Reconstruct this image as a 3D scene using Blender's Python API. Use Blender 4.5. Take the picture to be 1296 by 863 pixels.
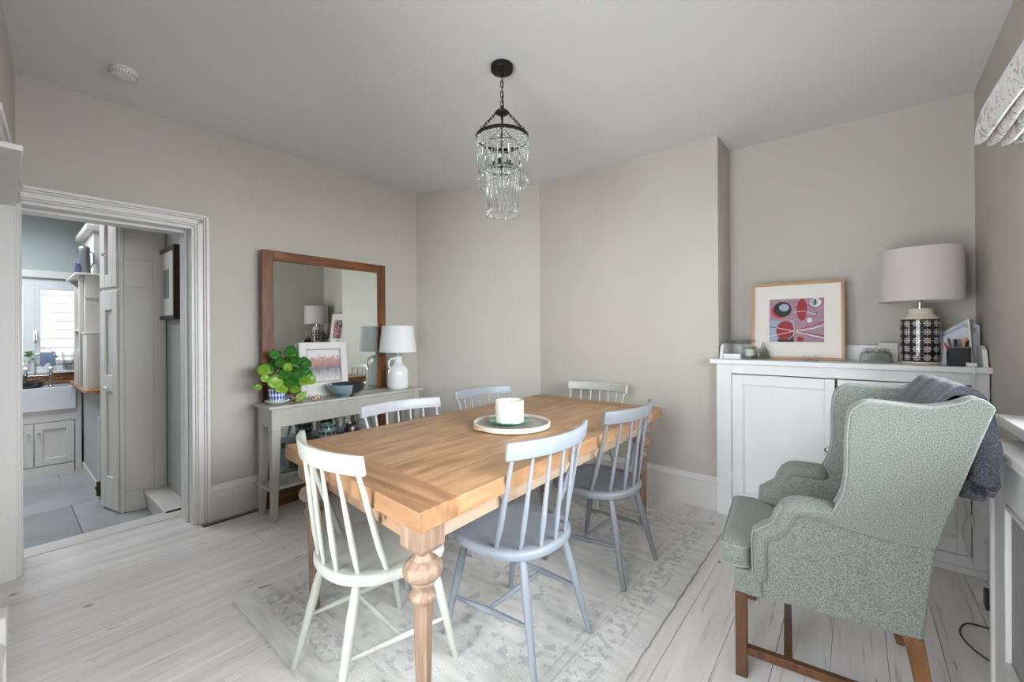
import bpy, bmesh, math, random
from mathutils import Vector, Matrix
random.seed(7)
PI = math.pi
C = bpy.context.scene.collection
for o in list(bpy.data.objects): bpy.data.objects.remove(o)

# ------------------------------------------------------------------ camera
cam_d = bpy.data.cameras.new('camera'); cam = bpy.data.objects.new('camera', cam_d); C.objects.link(cam)
cam_d.sensor_width = 36; cam_d.lens = 530/1296*36; cam_d.shift_y = -10.5/1296
cam_d.clip_start = .02; cam_d.clip_end = 200
cam.matrix_world = (Matrix.Translation((0, 0, 1.25)) @ Matrix.Rotation(math.radians(39.18), 4, 'Z')
                    @ Matrix.Rotation(PI/2, 4, 'X') @ Matrix.Rotation(-.0058, 4, 'Z'))
bpy.context.scene.camera = cam
vs = bpy.context.scene.view_settings
vs.view_transform = 'Standard'; vs.look = 'None'; vs.exposure = 0.47; vs.gamma = 1; vs.use_curve_mapping = False

# ------------------------------------------------------------------ light
w = bpy.data.worlds.new('sky'); bpy.context.scene.world = w; w.use_nodes = True
bg = w.node_tree.nodes['Background']; bg.inputs[0].default_value = (.80, .90, 1.0, 1); bg.inputs[1].default_value = 1.9
def area(name, loc, rot, sx, sy, power, col):
    l = bpy.data.lights.new(name, 'AREA'); l.shape = 'RECTANGLE'; l.size = sx; l.size_y = sy; l.energy = power; l.color = col
    o = bpy.data.objects.new(name, l); o.location = loc; o.rotation_euler = rot; C.objects.link(o); return o
area('window_daylight', (1.70, 1.35, 2.25), (0, math.radians(72), 0), 2.2, 3.0, 410, (.89, .945, 1))
area('added_door_light', (-.74, -.52, 1.05), (math.radians(87), 0, math.radians(0)), 1.3, 2.0, 88, (.89, .945, 1))  # added lamp outside the unseen glazed doors, lighting the room from behind
area('kitchen_window_daylight', (-7.55, .3, 3.1), (0, math.radians(-48), 0), 1.4, 2.4, 130, (.84, .92, 1))
area('added_kitchen_light', (-5.4, -.35, 2.85), (0, 0, 0), 1.2, 1.2, 48, (.84, .92, 1))  # added lamp above the ceiling hole, brightening the kitchen

area('added_yard_light', (-7.4, .2, 4.3), (0, math.radians(35), 0), 2.0, 3.0, 60, (1, .98, .97))  # added lamp over the yard, brightening the weatherboards

# ------------------------------------------------------------------ materials
M = {}
def nodes_of(m):
    return m.node_tree.nodes, m.node_tree.links
def mat(name, col, rough=.5, metal=0, var=0, scale=(8, 8, 8), col2=None, bump=0, bscale=None, spec=.5, trans=0, ior=1.45, rnd=0, coat=0, detail=4, lo=.35, hi=.65, distort=0, sub=0):
    m = bpy.data.materials.new(name); m.use_nodes = True; M[name] = m
    n, l = nodes_of(m); b = n['Principled BSDF']
    b.inputs['Base Color'].default_value = (*col, 1); b.inputs['Roughness'].default_value = rough; b.inputs['Metallic'].default_value = metal
    b.inputs['Specular IOR Level'].default_value = spec; b.inputs['IOR'].default_value = ior
    b.inputs['Transmission Weight'].default_value = trans; b.inputs['Coat Weight'].default_value = coat
    if sub:
        b.inputs['Subsurface Weight'].default_value = sub; b.inputs['Subsurface Radius'].default_value = (.02, .02, .02)
    tc = n.new('ShaderNodeTexCoord'); src = tc.outputs['Object']
    if rnd:
        oi = n.new('ShaderNodeObjectInfo'); mu = n.new('ShaderNodeVectorMath'); mu.operation = 'SCALE'; mu.inputs[0].default_value = (17, 31, 23)
        l.new(oi.outputs['Random'], mu.inputs['Scale']); ad = n.new('ShaderNodeVectorMath'); ad.operation = 'ADD'
        l.new(tc.outputs['Object'], ad.inputs[0]); l.new(mu.outputs[0], ad.inputs[1]); src = ad.outputs[0]
    out = None
    if var or col2:
        c2 = col2 or tuple(max(0, c*(1-var)) for c in col)
        mp = n.new('ShaderNodeMapping'); mp.inputs['Scale'].default_value = scale; l.new(src, mp.inputs[0])
        nz = n.new('ShaderNodeTexNoise'); nz.inputs['Scale'].default_value = 1; nz.inputs['Detail'].default_value = detail; nz.inputs['Distortion'].default_value = distort
        l.new(mp.outputs[0], nz.inputs['Vector'])
        rp = n.new('ShaderNodeValToRGB'); rp.color_ramp.elements[0].position = lo; rp.color_ramp.elements[1].position = hi
        rp.color_ramp.elements[0].color = (*col, 1); rp.color_ramp.elements[1].color = (*c2, 1)
        l.new(nz.outputs['Fac'], rp.inputs[0]); out = rp.outputs[0]
        if rnd:
            hs = n.new('ShaderNodeHueSaturation'); mm = n.new('ShaderNodeMapRange'); mm.inputs['To Min'].default_value = 1-rnd; mm.inputs['To Max'].default_value = 1+rnd
            l.new(oi.outputs['Random'], mm.inputs[0]); l.new(mm.outputs[0], hs.inputs['Value']); l.new(out, hs.inputs['Color']); out = hs.outputs[0]
        l.new(out, b.inputs['Base Color'])
    if bump:
        mp = n.new('ShaderNodeMapping'); mp.inputs['Scale'].default_value = bscale or scale; l.new(src, mp.inputs[0])
        nz = n.new('ShaderNodeTexNoise'); nz.inputs['Scale'].default_value = 1; nz.inputs['Detail'].default_value = 5; l.new(mp.outputs[0], nz.inputs['Vector'])
        bp = n.new('ShaderNodeBump'); bp.inputs['Strength'].default_value = bump; bp.inputs['Distance'].default_value = .004
        l.new(nz.outputs['Fac'], bp.inputs['Height']); l.new(bp.outputs[0], b.inputs['Normal'])
    return m
mat('wall_paint', (.505, .468, .408), .75, var=.05, scale=(1.5, 1.5, 1.5), bump=.10, bscale=(60, 60, 60))
mat('ceiling_paint', (.71, .695, .68), .85, var=.03, scale=(1, 1, 1), bump=.08, bscale=(40, 40, 40))
mat('kitchen_paint', (.43, .47, .46), .8, var=.04, scale=(2, 2, 2))
mat('kitchen_grey', (.42, .42, .41), .8, var=.04, scale=(2, 2, 2))
mat('trim_white', (.68, .655, .63), .35, var=.05, scale=(6, 6, 3), bump=.15, bscale=(25, 25, 8))
mat('cupboard_white', (.74, .74, .735), .4, var=.05, scale=(5, 5, 3), bump=.12, bscale=(30, 30, 10))
mat('kitchen_cream', (.60, .565, .525), .35, var=.05, scale=(4, 4, 2), bump=.1, bscale=(20, 20, 8))
mat('upvc', (.66, .68, .69), .35)
mat('dark_metal', (.02, .018, .016), .45, metal=.6)
mat('chrome', (.62, .62, .62), .15, metal=1)
mat('black_plastic', (.015, .015, .017), .4)
mat('white_plastic', (.72, .71, .68), .4)
mat('glass', (.96, 1, .98), .03, trans=1, ior=1.45)
mat('crystal', (.90, .93, .915), .06, trans=.98, ior=1.38)
mat('oak_worktop', (.42, .20, .08), .4, col2=(.28, .12, .045), scale=(3, 30, 30))
mat('cream_ceramic', (.70, .60, .48), .5)
mat('white_ceramic', (.78, .79, .79), .12, coat=.5)
mat('sink_ceramic', (.60, .61, .64), .15, coat=.4)
mat('slate_tile', (.34, .355, .375), .25, col2=(.20, .195, .185), scale=(1.6, 1.6, 1.6), rnd=.12, bump=.1, bscale=(12, 12, 12), lo=.3, hi=.75)
mat('grout', (.10, .10, .10), .8)
mat('gap_dark', (.22, .18, .15), .9)
mat('clapboard', (.80, .72, .70), .7, var=.04, scale=(2, 2, 8))
mat('outside_ground', (.35, .34, .32), .9, var=.2)

def plank_material():
    m = mat('whitewashed_board', (.72, .685, .665), .25, col2=(.61, .57, .54), scale=(16, 1.1, 10), rnd=.05, detail=8, lo=.38, hi=.72, bump=.25, bscale=(60, 3, 30), spec=.5)
    n, l = nodes_of(m); b = n['Principled BSDF']
    src = b.inputs['Base Color'].links[0].from_socket
    tc = [x for x in n if x.type == 'TEX_COORD'][0]; ad = [x for x in n if x.type == 'VECT_MATH' and x.operation == 'ADD'][0]
    def streak(scale, lo, hi, dark, src, det=3):
        mp = n.new('ShaderNodeMapping'); mp.inputs['Scale'].default_value = scale; l.new(ad.outputs[0], mp.inputs[0])
        nz = n.new('ShaderNodeTexNoise'); nz.inputs['Scale'].default_value = 1; nz.inputs['Detail'].default_value = det; l.new(mp.outputs[0], nz.inputs[0])
        rp = n.new('ShaderNodeValToRGB'); rp.color_ramp.elements[0].position = lo; rp.color_ramp.elements[1].position = hi
        rp.color_ramp.elements[0].color = (0, 0, 0, 1); rp.color_ramp.elements[1].color = (1, 1, 1, 1); l.new(nz.outputs['Fac'], rp.inputs[0])
        mx = n.new('ShaderNodeMix'); mx.data_type = 'RGBA'; l.new(rp.outputs[0], mx.inputs['Factor']); l.new(src, mx.inputs['A']); mx.inputs['B'].default_value = (*dark, 1)
        return mx.outputs['Result']
    o = streak((70, 3.2, 20), .61, .72, (.50, .45, .42), src)
    o = streak((34, 5.0, 12), .71, .76, (.40, .35, .32), o, 2)
    o = streak((14, 7, 8), .74, .78, (.33, .27, .24), o, 1)
    l.new(o, b.inputs['Base Color'])
plank_material()
def wood(name, c1, c2, sc, rough=.45, rnd=.06, streaks=True):
    m = mat(name, c1, rough, col2=c2, scale=sc, rnd=rnd, detail=8, lo=.3, hi=.72, bump=.22, bscale=tuple(s*3 for s in sc), distort=.6)
    return m
wood('table_oak', (.47, .27, .14), (.24, .125, .058), (18, 3.0, 14), .42, .08)
wood('table_oak_cross', (.41, .225, .11), (.20, .10, .048), (2.0, 24, 14), .45, .06)
wood('table_side_x', (.39, .245, .15), (.24, .14, .078), (2.2, 26, 30), .5, .05)
wood('table_side_y', (.43, .315, .225), (.31, .21, .14), (26, 2.2, 40), .5, .05)
wood('table_leg_oak', (.33, .225, .16), (.165, .10, .066), (46, 46, 4), .5, .06)
wood('mirror_wood', (.235, .085, .024), (.070, .022, .008), (30, 30, 4), .35, .12)
wood('mirror_wood_cross', (.235, .085, .024), (.070, .022, .008), (30, 4, 30), .35, .12)
wood('chair_leg_wood', (.13, .055, .022), (.055, .022, .010), (40, 40, 5), .35, .1)
wood('rear_leg_wood', (.21, .095, .035), (.10, .042, .015), (40, 40, 5), .35, .1)
wood('frame_beech', (.52, .30, .15), (.42, .23, .11), (20, 20, 4), .4, .05)
def paint(name, c, rough=.38, var=.08):
    mat(name, c, rough, var=var, scale=(10, 10, 5), bump=.08, bscale=(50, 50, 10))
paint('chair_blue_grey', (.245, .268, .300)); paint('chair_dark_grey', (.175, .182, .196)); paint('chair_lilac_grey', (.37, .375, .39)); paint('chair_mid_grey', (.27, .285, .31))
paint('chair_cream', (.47, .48, .42)); paint('console_grey', (.46, .45, .395))
def fabric(name, c1, c2, c3, sc, rough=.95, bump=.5):
    m = mat(name, c1, rough, col2=c2, scale=(sc, sc, sc), detail=6, lo=.40, hi=.60, bump=bump, bscale=(sc*1.6,)*3, spec=.15)
    n, l = nodes_of(m); b = n['Principled BSDF']; src = b.inputs['Base Color'].links[0].from_socket
    tc = [x for x in n if x.type == 'TEX_COORD'][0]
    nz = n.new('ShaderNodeTexNoise'); nz.inputs['Scale'].default_value = sc*.75; nz.inputs['Detail'].default_value = 3; l.new(tc.outputs['Object'], nz.inputs[0])
    rp = n.new('ShaderNodeValToRGB'); rp.color_ramp.elements[0].position = .56; rp.color_ramp.elements[1].position = .68
    l.new(nz.outputs['Fac'], rp.inputs[0]); mx = n.new('ShaderNodeMix'); mx.data_type = 'RGBA'
    l.new(rp.outputs[0], mx.inputs['Factor']); l.new(src, mx.inputs['A']); mx.inputs['B'].default_value = (*c3, 1); l.new(mx.outputs['Result'], b.inputs['Base Color'])
    b.inputs['Sheen Weight'].default_value = .25; b.inputs['Sheen Roughness'].default_value = .5
    return m
fabric('tweed', (.225, .245, .215), (.105, .122, .110), (.29, .265, .21), 330)
fabric('tweed_trim', (.28, .31, .28), (.19, .21, .19), (.27, .26, .22), 380)
fabric('knit', (.070, .073, .090), (.035, .036, .045), (.14, .14, .165), 300)
fabric('linen', (.56, .51, .475), (.52, .47, .435), (.58, .535, .50), 420, bump=.15)
fabric('shade_white', (.76, .765, .77), (.74, .74, .75), (.78, .78, .78), 300, bump=.1)
fabric('blue_cloth', (.16, .21, .30), (.12, .16, .24), (.20, .25, .33), 60)

def rug_material():
    m = mat('rug_pile', (.68, .66, .62), .95, col2=(.55, .535, .51), scale=(7, 26, 10), detail=7, lo=.35, hi=.68, bump=.9, bscale=(150, 150, 150), spec=.1)
    n, l = nodes_of(m); b = n['Principled BSDF']; out = b.inputs['Base Color'].links[0].from_socket
    tc = [x for x in n if x.type == 'TEX_COORD'][0]; sp = n.new('ShaderNodeSeparateXYZ'); l.new(tc.outputs['Object'], sp.inputs[0])
    def math_(op, a, b_=None, c=None):
        q = n.new('ShaderNodeMath'); q.operation = op
        for i, v in enumerate((a, b_, c)):
            if v is None: continue
            if isinstance(v, (int, float)): q.inputs[i].default_value = v
            else: l.new(v, q.inputs[i])
        return q.outputs[0]
    ax = math_('SUBTRACT', .80, math_('ABSOLUTE', sp.outputs['X'])); ay = math_('SUBTRACT', 1.105, math_('ABSOLUTE', sp.outputs['Y']))
    d = math_('MINIMUM', ax, ay)     # distance to the rug's edge
    def noise(scale, detail=3):
        mp = n.new('ShaderNodeMapping'); mp.inputs['Scale'].default_value = scale; l.new(tc.outputs['Object'], mp.inputs[0])
        q = n.new('ShaderNodeTexNoise'); q.inputs['Scale'].default_value = 1; q.inputs['Detail'].default_value = detail; l.new(mp.outputs[0], q.inputs[0]); return q.outputs['Fac']
    def ramp(v, lo, hi):
        q = n.new('ShaderNodeMapRange'); q.interpolation_type = 'SMOOTHSTEP'; l.new(v, q.inputs[0]); q.inputs['From Min'].default_value = lo; q.inputs['From Max'].default_value = hi; return q.outputs[0]
    def mix(fac, a, colr):
        q = n.new('ShaderNodeMix'); q.data_type = 'RGBA'; l.new(fac, q.inputs['Factor']); l.new(a, q.inputs['A']); q.inputs['B'].default_value = (*colr, 1); return q.outputs['Result']
    wear = ramp(noise((9, 9, 9), 5), .42, .58)
    # worn border lines and medallion motifs
    for c0, wd in ((.085, .006), (.20, .006), (.235, .005)):
        line = math_('LESS_THAN', math_('ABSOLUTE', math_('SUBTRACT', d, c0)), wd)
        out = mix(math_('MULTIPLY', math_('MULTIPLY', line, wear), .5), out, (.36, .355, .345))
    vor = n.new('ShaderNodeTexVoronoi'); vor.inputs['Scale'].default_value = 15; l.new(tc.outputs['Object'], vor.inputs['Vector'])
    inb = math_('MULTIPLY', math_('GREATER_THAN', d, .095), math_('LESS_THAN', d, .19))
    mot = math_('MULTIPLY', inb, math_('MULTIPLY', ramp(noise((32, 32, 32), 2), .50, .56), ramp(vor.outputs['Distance'], .15, .4)))
    out = mix(math_('MULTIPLY', mot, .5), out, (.27, .28, .285))
    fld = math_('MULTIPLY', math_('GREATER_THAN', d, .24), math_('MULTIPLY', ramp(noise((20, 20, 20), 3), .54, .60), ramp(noise((5, 5, 5), 2), .45, .6)))
    out = mix(math_('MULTIPLY', fld, .55), out, (.32, .335, .35))
    out = mix(math_('MULTIPLY', ramp(noise((2.2, 60, 5), 2), .56, .66), .22), out, (.68, .66, .62))
    l.new(out, b.inputs['Base Color'])
rug_material()

def glass_pane_material():
    m = bpy.data.materials.new('window_glass'); m.use_nodes = True; n, l = nodes_of(m); n.clear(); M['window_glass'] = m
    o = n.new('ShaderNodeOutputMaterial'); t = n.new('ShaderNodeBsdfTransparent'); g = n.new('ShaderNodeBsdfGlossy'); g.inputs['Roughness'].default_value = .01
    f = n.new('ShaderNodeFresnel'); f.inputs['IOR'].default_value = 1.45; x = n.new('ShaderNodeMixShader')
    l.new(f.outputs[0], x.inputs[0]); l.new(t.outputs[0], x.inputs[1]); l.new(g.outputs[0], x.inputs[2]); l.new(x.outputs[0], o.inputs[0])
glass_pane_material()
def thin_glass():
    m = M['glass']; n, l = nodes_of(m); n.clear()
    o = n.new('ShaderNodeOutputMaterial'); t = n.new('ShaderNodeBsdfTransparent'); t.inputs[0].default_value = (.95, .965, .955, 1); g = n.new('ShaderNodeBsdfGlossy'); g.inputs['Roughness'].default_value = .05
    f = n.new('ShaderNodeLayerWeight'); f.inputs['Blend'].default_value = .22; x = n.new('ShaderNodeMixShader')
    l.new(f.outputs['Facing'], x.inputs[0]); l.new(t.outputs[0], x.inputs[1]); l.new(g.outputs[0], x.inputs[2]); l.new(x.outputs[0], o.inputs[0])
thin_glass()
mat('mirror_glass', (.78, .82, .79), .0, metal=1)
mat('candle_wax', (.70, .69, .65), .5, sub=.3, var=.08, scale=(30, 30, 30))
mat('plate_green', (.005, .20, .085), .12, coat=.6)
mat('tray_wood', (.40, .36, .32), .6, col2=(.31, .27, .24), scale=(6, 40, 10))
mat('tray_rim', (.55, .51, .46), .6)
mat('tray_handle', (.55, .32, .16), .4)
mat('leaf', (.035, .17, .020), .28, var=.35, scale=(12, 12, 12), spec=.5)
mat('leaf_young', (.19, .36, .025), .32, var=.25, scale=(12, 12, 12))
mat('stem', (.17, .12, .04), .5)
mat('soil', (.03, .02, .015), .9)
mat('bowl_navy', (.015, .022, .035), .12, coat=.5, col2=(.05, .035, .02), scale=(8, 8, 8))
mat('bowl_blue', (.27, .38, .44), .15, coat=.5, var=.2)
mat('shell', (.62, .50, .40), .4, col2=(.16, .06, .03), scale=(70, 70, 70), lo=.5, hi=.55)
mat('coconut', (.44, .31, .22), .6, var=.2)
mat('teal_glaze', (.20, .33, .33), .2, coat=.4, col2=(.11, .16, .14), scale=(18, 18, 18))
mat('teal_paint', (.22, .31, .32), .5, var=.1)
mat('dark_glaze', (.02, .022, .04), .15, coat=.5, col2=(.30, .20, .14), scale=(14, 14, 14), lo=.5, hi=.56)
mat('mount_board', (.72, .68, .62), .8)
mat('paper', (.68, .69, .74), .8, var=.08)
mat('paper_blue', (.42, .45, .56), .8, var=.06)
mat('print_pink', (.37, .215, .275), .6, col2=(.32, .20, .25), scale=(20, 20, 20))
mat('print_blue', (.30, .36, .44), .6); mat('print_red', (.30, .018, .025), .6); mat('print_bright_red', (.48, .05, .03), .6)
mat('print_black', (.016, .02, .018), .6); mat('print_white', (.66, .66, .62), .6); mat('pen_orange', (.65, .30, .10), .4)
mat('pen_blue', (.02, .04, .25), .4); mat('pen_red', (.45, .02, .05), .4)
mat('wine', (.12, .03, .05), .5)
mat('pot_metal', (.20, .20, .215), .35, metal=.4)
mat('pot_violet', (.10, .08, .20), .2, coat=.5)
mat('mug_grey', (.22, .235, .23), .5)
mat('rim_brown', (.05, .025, .015), .4)
mat('cable_white', (.70, .69, .66), .5)
mat('grille', (.34, .33, .32), .6)
mat('pinkish_flower', (.65, .30, .30), .6)
mat('frosted', (.80, .82, .80), .25, trans=.5)

def wc_material():      # loose watercolour of a harbour town
    m = mat('watercolour', (.62, .58, .55), .8); n, l = nodes_of(m); b = n['Principled BSDF']
    tc = [x for x in n if x.type == 'TEX_COORD'][0]; sp = n.new('ShaderNodeSeparateXYZ'); l.new(tc.outputs['Object'], sp.inputs[0])
    nz = n.new('ShaderNodeTexNoise'); nz.inputs['Scale'].default_value = 38; nz.inputs['Detail'].default_value = 5; l.new(tc.outputs['Object'], nz.inputs[0])
    ad = n.new('ShaderNodeMath'); ad.operation = 'MULTIPLY_ADD'; l.new(nz.outputs['Fac'], ad.inputs[0]); ad.inputs[1].default_value = .12; l.new(sp.outputs['Z'], ad.inputs[2])
    rp = n.new('ShaderNodeValToRGB'); l.new(ad.outputs[0], rp.inputs[0]); e = rp.color_ramp.elements
    e[0].position = 0; e[0].color = (.62, .58, .55, 1); e[1].position = 1; e[1].color = (.60, .58, .58, 1)
    for p, c in ((.19, (.62, .57, .55, 1)), (.235, (.38, .37, .38, 1)), (.275, (.16, .17, .20, 1)), (.30, (.42, .22, .18, 1)), (.345, (.46, .30, .27, 1)), (.375, (.66, .64, .65, 1))):
        q = e.new(p); q.color = c
    l.new(rp.outputs[0], b.inputs['Base Color'])
wc_material()
def blue_pattern(name, base, ink, kind):
    m = mat(name, base, .2, coat=.4); n, l = nodes_of(m); b = n['Principled BSDF']; tc = [x for x in n if x.type == 'TEX_COORD'][0]
    sp = n.new('ShaderNodeSeparateXYZ'); l.new(tc.outputs['Object'], sp.inputs[0])
    at = n.new('ShaderNodeMath'); at.operation = 'ARCTAN2'; l.new(sp.outputs['Y'], at.inputs[0]); l.new(sp.outputs['X'], at.inputs[1])
    def mth(op, a, b_=None, c=None):
        q = n.new('ShaderNodeMath'); q.operation = op
        for i, v in enumerate((a, b_, c)):
            if v is None: continue
            if isinstance(v, (int, float)): q.inputs[i].default_value = v
            else: l.new(v, q.inputs[i])
        return q.outputs[0]
    if kind == 'strokes':
        s = mth('SINE', mth('MULTIPLY', at.outputs[0], 16)); t = mth('SINE', mth('MULTIPLY', sp.outputs['Z'], 170))
        f = mth('GREATER_THAN', mth('ADD', s, mth('MULTIPLY', t, .8)), .1)
    else:                 # rows of flower stars in a tile grid
        NU = 12; CELL = .047
        u = mth('FRACT', mth('MULTIPLY', mth('ADD', at.outputs[0], PI), NU/(2*PI))); v = mth('FRACT', mth('DIVIDE', sp.outputs['Z'], CELL))
        x = mth('SUBTRACT', u, .5); y = mth('SUBTRACT', v, .5)
        r = mth('SQRT', mth('ADD', mth('MULTIPLY', x, x), mth('MULTIPLY', y, y))); th = mth('ARCTAN2', y, x)
        edge = mth('MULTIPLY_ADD', mth('COSINE', mth('MULTIPLY', th, 8)), .085, .34)
        star = mth('LESS_THAN', r, edge); hole = mth('LESS_THAN', mth('ABSOLUTE', mth('SUBTRACT', r, .16)), .035)
        petal = mth('LESS_THAN', mth('ABSOLUTE', mth('SUBTRACT', mth('MULTIPLY', mth('SUBTRACT', edge, r), 1), .07)), .022)
        ink_ = mth('MAXIMUM', mth('MAXIMUM', mth('SUBTRACT', 1, star), hole), petal)
        corner = mth('GREATER_THAN', mth('MAXIMUM', mth('ABSOLUTE', x), mth('ABSOLUTE', y)), .47)
        ink_ = mth('SUBTRACT', ink_, mth('MULTIPLY', corner, 0)); f = ink_
    mx = n.new('ShaderNodeMix'); mx.data_type = 'RGBA'; l.new(f, mx.inputs['Factor']); mx.inputs['A'].default_value = (*base, 1); mx.inputs['B'].default_value = (*ink, 1)
    l.new(mx.outputs['Result'], b.inputs['Base Color'])
blue_pattern('pot_blue_white', (.62, .68, .75), (.02, .07, .38), 'strokes')
blue_pattern('lamp_pattern', (.60, .52, .42), (.012, .012, .022), 'stars')
def floral():
    m = fabric('floral_linen', (.66, .64, .62), (.60, .58, .56), (.68, .67, .66), 90, bump=.15); n, l = nodes_of(m); b = n['Principled BSDF']
    out = b.inputs['Base Color'].links[0].from_socket; tc = [x for x in n if x.type == 'TEX_COORD'][0]
    for sc, lo, hi, colr, sd in ((16, .60, .63, (.42, .20, .17), 0), (19, .61, .64, (.17, .20, .15), 5), (11, .655, .67, (.50, .33, .30), 9)):
        mp = n.new('ShaderNodeMapping'); mp.inputs['Location'].default_value = (sd, sd*2, sd); l.new(tc.outputs['Object'], mp.inputs[0])
        q = n.new('ShaderNodeTexNoise'); q.inputs['Scale'].default_value = sc; q.inputs['Detail'].default_value = 2; q.inputs['Distortion'].default_value = 2.2; l.new(mp.outputs[0], q.inputs[0])
        r = n.new('ShaderNodeMapRange'); l.new(q.outputs['Fac'], r.inputs[0]); r.inputs['From Min'].default_value = lo; r.inputs['From Max'].default_value = hi; r.inputs['To Max'].default_value = .8
        mx = n.new('ShaderNodeMix'); mx.data_type = 'RGBA'; l.new(r.outputs[0], mx.inputs['Factor']); l.new(out, mx.inputs['A']); mx.inputs['B'].default_value = (*colr, 1); out = mx.outputs['Result']
    l.new(out, b.inputs['Base Color'])
floral()

# ------------------------------------------------------------------ mesh helpers
class MB:
    def __init__(s): s.v = []; s.f = []
    def add(s, vs_, fs): k = len(s.v); s.v += [tuple(p) for p in vs_]; s.f += [tuple(i+k for i in f) for f in fs]; return s
    def box(s, x0, x1, y0, y1, z0, z1):
        return s.add([(x, y, z) for z in (z0, z1) for x, y in ((x0, y0), (x1, y0), (x1, y1), (x0, y1))],
                     [(0, 3, 2, 1), (4, 5, 6, 7), (0, 1, 5, 4), (1, 2, 6, 5), (2, 3, 7, 6), (3, 0, 4, 7)])
    def hexa(s, q0, z0, z1, q1=None):       # quad footprint q0 at z0, q1 at z1
        q1 = q1 or q0
        return s.add([(x, y, z0) for x, y in q0]+[(x, y, z1) for x, y in q1], [(0, 3, 2, 1), (4, 5, 6, 7), (0, 1, 5, 4), (1, 2, 6, 5), (2, 3, 7, 6), (3, 0, 4, 7)])
    def prism(s, poly, z0, z1):
        n = len(poly); return s.add([(x, y, z0) for x, y in poly]+[(x, y, z1) for x, y in poly],
            [tuple(range(n-1, -1, -1)), tuple(range(n, 2*n))]+[(i, (i+1) % n, n+(i+1) % n, n+i) for i in range(n)])
    def sweep(s, prof, path):          # closed profile [(out,z)] moved between two plan points: path = [(x,y,nx,ny),...]
        n = len(prof); k = len(path)
        vs_ = [(x+nx*a, y+ny*a, z) for x, y, nx, ny in path for a, z in prof]
        fs = [(j*n+i, j*n+(i+1) % n, (j+1)*n+(i+1) % n, (j+1)*n+i) for j in range(k-1) for i in range(n)]
        return s.add(vs_, fs+[tuple(range(n)), tuple(range((k-1)*n, k*n))[::-1]])
    def loft(s, rings, cap=True, closed=False):
        n = len(rings[0]); k = len(rings); vs_ = [p for r in rings for p in r]
        fs = [(j*n+i, j*n+(i+1) % n, ((j+1) % k)*n+(i+1) % n, ((j+1) % k)*n+i) for j in range(k if closed else k-1) for i in range(n)]
        if cap and not closed: fs += [tuple(range(n))[::-1], tuple(range((k-1)*n, k*n))]
        return s.add(vs_, fs)
    def lathe(s, prof, n=24, c=(0, 0, 0), fn=None, cap=True):
        return s.loft([[(c[0]+r*(fn(a, z) if fn else 1)*math.cos(a), c[1]+r*(fn(a, z) if fn else 1)*math.sin(a), c[2]+z) for a in (2*PI*i/n for i in range(n))] for r, z in prof], cap)
    def tube(s, pts, rad, n=8, cap=True, closed=False):
        pts = [Vector(p) for p in pts]; k = len(pts); rings = []
        rad = rad if isinstance(rad, (list, tuple)) else [rad]*k; up = None
        for i, p in enumerate(pts):
            a = pts[(i-1) % k] if (closed or i) else pts[0]; b = pts[(i+1) % k] if (closed or i < k-1) else pts[-1]
            t = (b-a).normalized()
            if up is None: up = Vector((0, 0, 1)) if abs(t.z) < .9 else Vector((1, 0, 0))
            u = (up-t*up.dot(t)).normalized(); v = t.cross(u); up = u
            rings.append([p+(u*math.cos(q)+v*math.sin(q))*rad[i] for q in (2*PI*j/n for j in range(n))])
        return s.loft(rings, cap, closed)
    def ball(s, c, r, n=10, m=6, sx=1, sy=1, sz=1):
        return s.loft([[(c[0]+sx*r*math.sin(t)*math.cos(a), c[1]+sy*r*math.sin(t)*math.sin(a), c[2]+sz*r*math.cos(t)) for a in (2*PI*i/n for i in range(n))] for t in (PI*(j+.02)/(m+.04) for j in range(m+1))])
    def xf(s, mx, k=0):
        s.v = s.v[:k]+[tuple(mx @ Vector(p)) for p in s.v[k:]]; return s
    def build(s, name, m, parent=None, smooth=None, bevel=0, seg=2, sub=0, kind=None, thick=0):
        me = bpy.data.meshes.new(name); me.from_pydata(s.v, [], s.f)
        bm = bmesh.new(); bm.from_mesh(me); bmesh.ops.recalc_face_normals(bm, faces=bm.faces); bm.to_mesh(me); bm.free()
        me.materials.append(M[m] if isinstance(m, str) else m)
        o = bpy.data.objects.new(name, me); C.objects.link(o)
        if parent: o.parent = parent
        if bevel:
            b = o.modifiers.new('bevel', 'BEVEL'); b.width = bevel; b.segments = seg; b.limit_method = 'ANGLE'; b.angle_limit = math.radians(40)
            if smooth is None: smooth = 50
        if sub: q = o.modifiers.new('sub', 'SUBSURF'); q.levels = sub; q.render_levels = sub
        if thick: q = o.modifiers.new('solid', 'SOLIDIFY'); q.thickness = thick; q.offset = 0
        if smooth:
            me.shade_smooth()
            if smooth < 180: me.set_sharp_from_angle(angle=math.radians(smooth))
        if kind: o['kind'] = kind
        return o
def spline(pts, n=5):
    pts = [Vector(p) for p in pts]; k = len(pts); out = []
    for i in range(k-1):
        p0, p1, p2, p3 = pts[max(i-1, 0)], pts[i], pts[i+1], pts[min(i+2, k-1)]
        for q in range(n): u = q/n; out.append(.5*((2*p1)+(p2-p0)*u+(2*p0-5*p1+4*p2-p3)*u*u+(3*p1-p0-3*p2+p3)*u**3))
    return out+[pts[-1]]
def box(name, m, parent, x0, x1, y0, y1, z0, z1, bevel=0, **k): return MB().box(x0, x1, y0, y1, z0, z1).build(name, m, parent, bevel=bevel, **k)
def tag(o, label=None, cat=None, group=None):
    if label: o['label'] = label
    if cat: o['category'] = cat
    if group: o['group'] = group
    return o
def thing(name, label, cat, loc=(0, 0, 0), rz=0, group=None):
    o = bpy.data.objects.new(name, None); C.objects.link(o); o.empty_display_size = .1
    o.location = loc; o.rotation_euler = (0, 0, rz); return tag(o, label, cat, group)
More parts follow.
